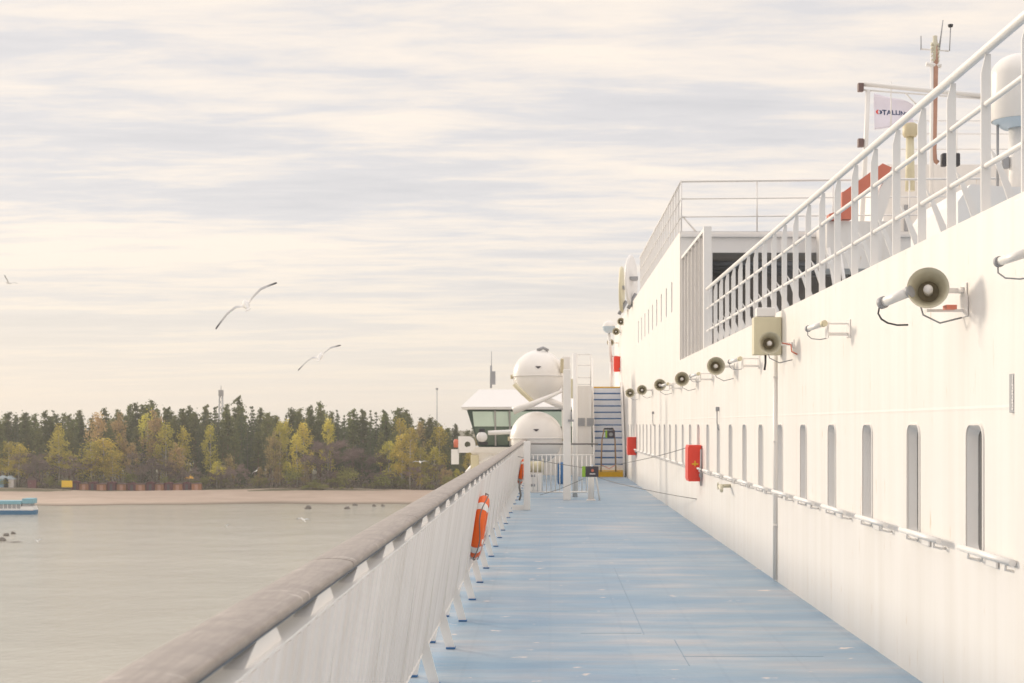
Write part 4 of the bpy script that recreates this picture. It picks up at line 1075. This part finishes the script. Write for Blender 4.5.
# every prototype is 20 m high
def make_tree(kind,label,grp):
    hh=20
    e=empty(kind[0],(0,0,0),label,'tree',grp)
    typ=kind[1]; LL=LB()
    if typ=='pine':
        b,P_=trunk(hh,.28,.5); tk=M['bark']; wf=random.uniform(.85,1.45)
        for ii in range(24):
            t=.30+.66*(ii/23)**.85+random.uniform(-.02,.02); q=P_[0].lerp(P_[-1],t); q=Vector((q.x,q.y,t*hh)); a=ii*2.4+random.uniform(-.5,.5); rr=(1.03-t)**.8*random.uniform(1.2,4.3)*wf
            c=q+Vector((math.cos(a)*rr,math.sin(a)*rr,random.uniform(.2,.9)))
            b.tube(q-Vector((0,0,.6)),c,.08,.03,n=4,caps=False)
            bs=.42+.75*(1.02-t)**.6; blobleaves(LL,c,random.uniform(.9,1.7)*bs,random.uniform(.6,1.0)*bs,int(36+30*bs),.5)
        blobleaves(LL,Vector((P_[-1].x,P_[-1].y,hh*.955)),.45,1.0,34,.45)
        blobleaves(LL,Vector((P_[-1].x,P_[-1].y,hh*.74)),1.5*wf,3.6,300,.7)
        mt=M['pine']
    elif typ=='spruce':
        b,P_=trunk(hh,.25,.1,top=.97); tk=M['gbark']
        nl=22
        for i in range(nl):
            t=.10+.90*i/nl; R_=(1-t)**.8*3.3+.15
            for _ in range(max(3,int(9*(1-t)+2))):
                a=random.uniform(0,2*PI); rr=R_*random.uniform(.75,1.1)
                p0=Vector((0,0,t*hh)); p1=Vector((math.cos(a)*rr,math.sin(a)*rr,t*hh-rr*.28))
                for s_ in range(int(4+rr*3.2)):
                    u=random.uniform(.15,1); LL.leaf(p0.lerp(p1,u)+rv()*.28,.6*random.uniform(.6,1.2),.3)
        mt=M['spruce']
    elif typ in('birch','rusty'):
        b,P_=trunk(hh,.17,.5,top=.93); tk=M['pbark'] if typ=='birch' else M['gbark']
        for _ in range(46):
            t=random.uniform(.18,.98); a=random.uniform(0,2*PI); R_=3.0*math.sin(min(1,(1.04-t)*1.7)*PI/2)*random.uniform(.45,1.05)
            q=Vector((P_[3].x,P_[3].y,t*hh*.92)); c=q+Vector((math.cos(a)*R_,math.sin(a)*R_,R_*.7))
            b.tube(q,c,.05,.015,n=3,caps=False)
            blobleaves(LL,c,random.uniform(.7,1.3),random.uniform(.9,1.8),36,.48)
        mt=M[typ]
    elif typ=='bare':
        b,P_=trunk(hh,.30,.6,top=.6); tk=M['gbark']
        def br(p,d,l_,r_,dep):
            q=p+d*l_; LL.stick(p,q,r_,r_*.6)
            if dep==0:
                for _ in range(7): 
                    e_=q+rv()*.9; LL.stick(q,e_,.03,.015); LL.leaf(e_,.28); LL.leaf(q+rv()*1.0,.25)
                return
            for _ in range(3 if dep>1 else 4):
                nd=(d+rv()*.75+Vector((0,0,.25))).normalized(); br(q if random.random()<.7 else p.lerp(q,.6),nd,l_*random.uniform(.6,.85),r_*.55,dep-1)
        for i in range(9):
            t=random.uniform(.18,.6); a=2*PI*i/9+random.uniform(-.3,.3)
            br(Vector((P_[2].x,P_[2].y,t*hh)),Vector((math.cos(a)*.8,math.sin(a)*.8,.8)).normalized(),hh*.17,.10,3)
        mt=M['bare']
    else:
        b=MB(); tk=M['gbark']
        for k in range(5):
            a=2*PI*k/5; b.tube((0,0,-1),(math.cos(a)*3.5,math.sin(a)*3.5,11),.22,.05,n=4,caps=False)
        for _ in range(22):
            c=rv(); c=Vector((c.x*6.2,c.y*6.2,10+c.z*7.5)); blobleaves(LL,c,2.9,2.6,40,1.05)
        mt=M['shrubg']
    b.build('trunk',tk,e)
    o=bpy.data.objects.new('crown',LL.mesh('crown',mt)); C.objects.link(o); o.parent=e
    return e
protos={}
spec={'pine':(('pine_tree','pine'),'tall dark green pine with bare lower trunk standing in the shore wood','dark pines of the shore wood',5),
 'spruce':(('spruce_tree','spruce'),'narrow pointed dark spruce standing in the shore wood','dark spruces of the shore wood',3),
 'birch':(('birch_tree','birch'),'yellow green young leaved birch at the front of the shore wood','yellow green birches of the shore wood',4),
 'rusty':(('russet_tree','rusty'),'slender russet brown leaved tree among the greener shore trees','russet trees of the shore wood',2),
 'bare':(('bare_tree','bare'),'leafless purplish brown tree at the edge of the shore wood','bare brown trees of the shore wood',3),
 'shrub':(('shrub','shrub'),'low rounded green bush along the top of the beach','green bushes above the beach',3)}
used={}
for k,(kd,lab,grp,n) in spec.items():
    protos[k]=[make_tree(kd,lab,grp) for _ in range(n)]
    if k=='shrub':
        for e in protos[k]: e['category']='shrub'
def place(kind,px,top,Y,wscale=1.0,label=None):
    i=random.randrange(len(protos[kind])); src=protos[kind][i]
    e=src if (kind,i) not in used else copy_tree(src); used[(kind,i)]=1
    x=(px-550)*Y/F; z=gz(x,Y); zt_=H+(424-top)*Y/F; s=(zt_-z)/20
    e.location=(x,Y,z); e.rotation_euler=(0,0,random.uniform(0,2*PI)); ws=s*wscale*random.uniform(.9,1.15); e.scale=(ws,ws,s)
    if label: e['label']=label; 
    if label and 'group' in e: del e['group']
    return e
def prof_top(px):
    P_=[(-200,412),(0,413),(15,408),(35,409),(60,408),(95,412),(125,408),(145,400),(165,405),(185,405),(202,401),(225,402),(243,397),(262,410),(300,409),(320,404),(335,405),(352,409),(380,408),(400,409),(430,413),(447,422),(470,427),(560,430),(700,434)]
    for a,c in zip(P_,P_[1:]):
        if a[0]<=px<=c[0]: return a[1]+(c[1]-a[1])*(px-a[0])/(c[0]-a[0])
    return 430
front=[('birch',8,438,1.25),('birch',19,441,1.2),('bare',31,451,1.2),('bare',43,451,1.1),('birch',59,432,1.35),('shrub',50,474,.6),('bare',82,455,1.1),('birch',92,438,1.3),('birch',103,434,1.3),('birch',113,447,1.1),
 ('shrub',131,468,.55),('rusty',132,441,1.0),('bare',152,448,1.25),('birch',166,420,.9),('rusty',176,440,1.1),('birch',217,459,1.1),('spruce',213,470,1.5),('rusty',230,452,1.0),('spruce',240,452,1.1),
 ('rusty',260,466,1.1),('rusty',278,464,1.2),('birch',287,460,1),('birch',297,432,.85),('shrub',294,462,.5),('birch',304,420,.7),
 ('bare',361,446,1.35),('shrub',348,462,.55),('bare',376,467,1.4),('bare',384,473,1.3),
 ('birch',389,439,.95),('birch',402,430,.9),('birch',410,425,.8),('birch',420,444,.8),('birch',439,424,.9),('birch',434,445,1.0),('shrub',425,470,.5),('bare',436,463,1.2),('rusty',444,466,1.2),('shrub',449,474,.6),('birch',457,468,.9),
 ('birch',328,415,.6),('rusty',274,428,.8),('birch',280,418,.6),('rusty',120,408,.7),('rusty',98,410,.8),('rusty',155,406,.7),('shrub',205,472,.5),('birch',470,450,.9),('shrub',462,474,.8)]
for k,px,tp,ws in front:
    ws *= {'birch':1.35,'shrub':2.2,'rusty':1.2,'bare':1.25}.get(k,1)
    place(k,px,tp,(434 if k!='shrub' else 431)+random.uniform(-2,5)+ (8 if tp<425 else 0),ws)
for q_ in range(46):
    px=random.uniform(-60,470); kx=random.choice(('shrub','shrub','birch','bare','rusty','shrub'))
    place(kx,px,random.uniform(462,482) if kx!='shrub' else random.uniform(472,484),430+random.uniform(0,6),2.2 if kx=='shrub' else 1.3)
place('bare',331,438,433,1.75,'largest leafless purplish brown tree with round crown at mid wood edge')
for (px,tp,ws) in ((314,481,1.15),(322,483,1.0),(306,484,1.0),(342,486,1.1),(335,486,1.0),(352,487,.8)):
    place('shrub',px,tp,427+random.uniform(-1,1),ws*2.6)
cnt=0
for row,(Y,dt,step) in enumerate(((447,12,12.5),(456,5,11.5),(468,1.5,11),(482,0,12))):
    px=-75+row*3.1
    while px<560:
        kk=random.random()
        kind='pine' if kk<.60 else 'spruce' if kk<.86 else 'rusty' if kk<.875 else 'birch' if kk<.94 else 'pine'
        if row>=2 and kind=='birch': kind='pine'
        tp=prof_top(px)+dt+random.uniform(-1,9) + (random.uniform(4,16) if row==0 else 0)
        place(kind,px+random.uniform(-3,3),tp,Y+random.uniform(-4,4),.95 if kind=='pine' else .85); cnt+=1
        px+=step*random.uniform(.8,1.2)
for k_,L_ in protos.items():
    for i_,e_ in enumerate(L_):
        if (k_,i_) not in used:
            for c_ in list(e_.children): bpy.data.objects.remove(c_)
            bpy.data.objects.remove(e_)
# understorey: continuous far mass of foliage behind the rows
LL=LB()
for i in range(26000):
    px=random.uniform(-260,760); Y=random.uniform(492,530); x=(px-550)*Y/F; base=gz(x,Y); tz=H+(424-(prof_top(px)+6))*Y/F-2.0
    z=base+(tz-base)*random.random()**.8*(.86+.28*noise.noise(Vector((x*.12,0,0)))); LL.leaf(Vector((x,Y,z)),1.5)
o=bpy.data.objects.new('far_wood',LL.mesh('far_wood',M['spruce'])); C.objects.link(o); tag(o,'dense dark evergreen wood filling in behind the front trees','wood',kind='stuff')
LL=LB()
for i in range(9000):
    px=random.uniform(-150,760); Y=430+(random.random()**.7)*18+4*noise.noise(Vector((px*.03,0,5))); x=(px-550)*Y/F; base=gz(x,Y)
    z=base+random.random()**1.6*4.5*(.6+.8*abs(noise.noise(Vector((x*.09,2,0))))); LL.leaf(Vector((x,Y,z)),.7)
o=bpy.data.objects.new('undergrowth',LL.mesh('undergrowth',M['bare'])); C.objects.link(o); tag(o,'low brown undergrowth beneath the shore trees','undergrowth',kind='stuff')

# ============================================================= GULLS
def m_gull():
    m,n,l,b=nt('gull_feathers'); tc=n.new('ShaderNodeTexCoord'); sx=n.new('ShaderNodeSeparateXYZ'); l.new(tc.outputs['Object'],sx.inputs[0])
    ab=n.new('ShaderNodeMath'); ab.operation='ABSOLUTE'; l.new(sx.outputs[0],ab.inputs[0])
    r=ramp(n,[(.08,(.75,.73,.70)),(.14,(.55,.54,.53)),(.48,(.42,.41,.41)),(.60,(.10,.10,.105))]); l.new(ab.outputs[0],r.inputs[0]); l.new(r.outputs[0],b.inputs['Base Color']); b.inputs['Roughness'].default_value=.8
    return m
M['gull']=m_gull(); M['beak']=plain('beak',(.6,.35,.05),.5)
def gull(loc,shape,rot,label,s=1):
    e=empty('gull',loc,label,'gull','gulls flying around the ship'); e.rotation_euler=rot; e.scale=(s,s,s)
    bm=bmesh.new()
    b=MB(); b.bm.free(); b.bm=bm
    b.lathe([(0,-.24),(.025,-.22),(.04,-.14),(.06,-.04),(.065,.05),(.05,.12),(.038,.16),(.042,.19),(.035,.225),(0,.245)],M=Matrix.Rotation(-PI/2,4,'X'),n=16)
    # fan tail
    b.prism([(-.02,-.2,0),(.02,-.2,0),(.06,-.33,0),(-.06,-.33,0)],(0,0,.01))
    for sd in (-1,1):
        st=[(0.02,.07,-.09),(.18,.06,-.09),(.36,.09,-.08),(.52,.05,-.08),(.66,-.04,-.13)]
        hz=shape[0 if sd<0 else 1]; rings=[]
        for (x,le,te),z in zip(st,hz):
            ch=le-te; rings.append([bm.verts.new((sd*x,le,z)),bm.verts.new((sd*x,(le+te)/2,z+.018)),bm.verts.new((sd*x,te,z)),bm.verts.new((sd*x,(le+te)/2,z-.012))])
        for A_,B_ in zip(rings,rings[1:]):
            for k in range(4): bm.faces.new((A_[k],A_[(k+1)%4],B_[(k+1)%4],B_[k]))
        bm.faces.new(rings[0]); bm.faces.new(rings[-1])
    o=b.build('body',M['gull'],e)
    rm_=o.modifiers.new('r','REMESH'); rm_.mode='VOXEL'; rm_.voxel_size=.009; rm_.use_smooth_shade=True
    b=MB(); b.tube((0,.235,0),(0,.29,-.01),.013,.003,n=8); b.build('beak',M['beak'],e)
    return e
glide=((0,.05,.07,.04,-.02),(0,.05,.08,.06,.01)); bent=((0,.06,.02,-.05,-.10),(0,.08,.13,.12,.12)); up=((0,.10,.20,.26,.30),(0,.10,.20,.26,.30))
gull(at(246,305,29),bent,(math.radians(24),math.radians(-29),math.radians(8)),'largest gull gliding in the sky with one dark wingtip raised',1.16)
gull(at(320,357,40),bent,(math.radians(26),math.radians(-20),math.radians(200) if False else math.radians(-8)),'second gull lower in the sky with left wing drooping',1.08)
gull(at(8.5,283,75),up,(.2,math.radians(20),1.2),'tiny gull high at the far left of the sky',.75)
gull(at(256,471,95),glide,(.3,math.radians(-35),-.5),'pale gull banking in front of the russet trees',.7)
gull(at(420,462,60),glide,(.25,math.radians(0),.3),'pale gull with level wings in front of the right trees',.55)
gull(at(303,519.5,75),glide,(.5,math.radians(8),.9),'white gull skimming the water beyond the dark rocks',.75)
gull(at(226,526,110),up,(.6,0,1.3),'small white gull low over the middle of the water',.55)
gull(at(37,541,90),up,(.6,0,1.0),'small white gull low over the water at the left',.5)

# ============================================================= WORLD
wd=bpy.data.worlds.new('World'); sc.world=wd; wd.use_nodes=True
n=wd.node_tree.nodes; l=wd.node_tree.links; bg=n['Background']
SUN_EL, SUN_AZ = math.radians(14), math.radians(-48)    # azimuth from +Y towards +X
sky=n.new('ShaderNodeTexSky'); sky.sky_type='NISHITA'; sky.sun_disc=False; sky.sun_elevation=SUN_EL; sky.sun_rotation=SUN_AZ
tc=n.new('ShaderNodeTexCoord'); sp=n.new('ShaderNodeSeparateXYZ'); l.new(tc.outputs['Generated'],sp.inputs[0])
def mth(op,a,b_=None,c=None,clamp=False):
    m=n.new('ShaderNodeMath'); m.operation=op; m.use_clamp=clamp
    for i,v in enumerate((a,b_,c)):
        if v is None: continue
        if isinstance(v,(int,float)): m.inputs[i].default_value=v
        else: l.new(v,m.inputs[i])
    return m.outputs[0]
zc=mth('MAXIMUM',sp.outputs[2],.0); den=mth('ADD',zc,.055)
cxy=n.new('ShaderNodeCombineXYZ'); l.new(mth('DIVIDE',sp.outputs[0],den),cxy.inputs[0]); l.new(mth('DIVIDE',sp.outputs[1],den),cxy.inputs[1])
def wn(scale,sx,sy,detail,rough,rz=.12,off=0):
    mp=n.new('ShaderNodeMapping'); mp.inputs['Scale'].default_value=(sx,sy,1); mp.inputs['Rotation'].default_value=(0,0,rz); mp.inputs['Location'].default_value=(off,off*.7,off*.3)
    l.new(cxy.outputs[0],mp.inputs['Vector']); t=n.new('ShaderNodeTexNoise'); t.inputs['Scale'].default_value=scale; t.inputs['Detail'].default_value=detail; t.inputs['Roughness'].default_value=rough; t.inputs['Distortion'].default_value=.25
    l.new(mp.outputs[0],t.inputs['Vector']); return t.outputs['Fac']
n1=wn(1.05,.36,1.0,7,.58,.06,3.1); n2=wn(4.2,.42,1.0,6,.62,.02,8.4)
cl=mth('ADD',mth('MULTIPLY',n1,.60),mth('MULTIPLY',n2,.40))
fade=mth('SMOOTH_MIN',mth('MULTIPLY',zc,6.5),1,.2)
clr=ramp(n,[(.41,(.90,.80,.70)),(.47,(.81,.74,.68)),(.53,(.68,.655,.655)),(.63,(.60,.588,.60))]); l.new(cl,clr.inputs[0])
hor=n.new('ShaderNodeMixRGB'); hf=n.new('ShaderNodeMapRange'); hf.inputs[1].default_value=0; hf.inputs[2].default_value=.14; l.new(zc,hf.inputs[0])
l.new(hf.outputs[0],hor.inputs[0]); hor.inputs[1].default_value=(.77,.69,.60,1); l.new(clr.outputs[0],hor.inputs[2])
# overcast: brighter towards the zenith
el=n.new('ShaderNodeMapRange'); el.interpolation_type='SMOOTHSTEP'; el.inputs[1].default_value=.30; el.inputs[2].default_value=.95; el.inputs[3].default_value=1.0; el.inputs[4].default_value=1.9; l.new(sp.outputs[2],el.inputs[0])
vm=n.new('ShaderNodeVectorMath'); vm.operation='SCALE'; l.new(hor.outputs[0],vm.inputs[0]); l.new(el.outputs[0],vm.inputs['Scale'])
bg.inputs['Strength'].default_value=.10; l.new(sky.outputs[0],bg.inputs['Color'])
bg2=n.new('ShaderNodeBackground'); l.new(vm.outputs[0],bg2.inputs['Color']); bg2.inputs['Strength'].default_value=1.0
mx=n.new('ShaderNodeMixShader'); mx.inputs[0].default_value=.94; l.new(bg.outputs[0],mx.inputs[1]); l.new(bg2.outputs[0],mx.inputs[2]); l.new(mx.outputs[0],n['World Output'].inputs['Surface'])
# sun
su=bpy.data.lights.new('sun','SUN'); su.energy=2.1; su.angle=math.radians(9); su.color=(1,.88,.72)
so=bpy.data.objects.new('sun',su); C.objects.link(so)
dirv=Vector((math.sin(SUN_AZ)*math.cos(SUN_EL),math.cos(SUN_AZ)*math.cos(SUN_EL),math.sin(SUN_EL)))
so.rotation_euler=dirv.to_track_quat('Z','Y').to_euler(); so.location=(-20,20,30)

hz=MB(); hz.box(-3100,3100,-900,4100,WZ-1.2,24); hm=bpy.data.materials.new('haze_air'); hm.use_nodes=True
hn=hm.node_tree.nodes; hn.remove(hn['Principled BSDF']); pv=hn.new('ShaderNodeVolumePrincipled'); pv.inputs['Density'].default_value=.00027; pv.inputs['Color'].default_value=(.93,.91,.88,1); pv.inputs['Anisotropy'].default_value=.3
hm.node_tree.links.new(pv.outputs[0],hn['Material Output'].inputs['Volume'])
tag(hz.build('haze',hm),'thin pale haze over the water and the far shore','haze',kind='stuff')
# ============================================================= CAMERA
cam=bpy.data.cameras.new('camera'); co=bpy.data.objects.new('camera',cam); C.objects.link(co); sc.camera=co
co.location=(0,0,H); co.rotation_euler=(PI/2,0,0); cam.lens=50; cam.sensor_width=36
cam.shift_x=-38/1024; cam.shift_y=82.5/1024; cam.clip_start=.1; cam.clip_end=30000
cam.dof.use_dof=True; cam.dof.focus_distance=11; cam.dof.aperture_fstop=6.3
sc.render.engine='CYCLES'; sc.render.resolution_x=1024; sc.render.resolution_y=683
vs=sc.view_settings; vs.view_transform='Standard'; vs.look='None'; vs.exposure=.25; vs.gamma=1; vs.use_curve_mapping=False
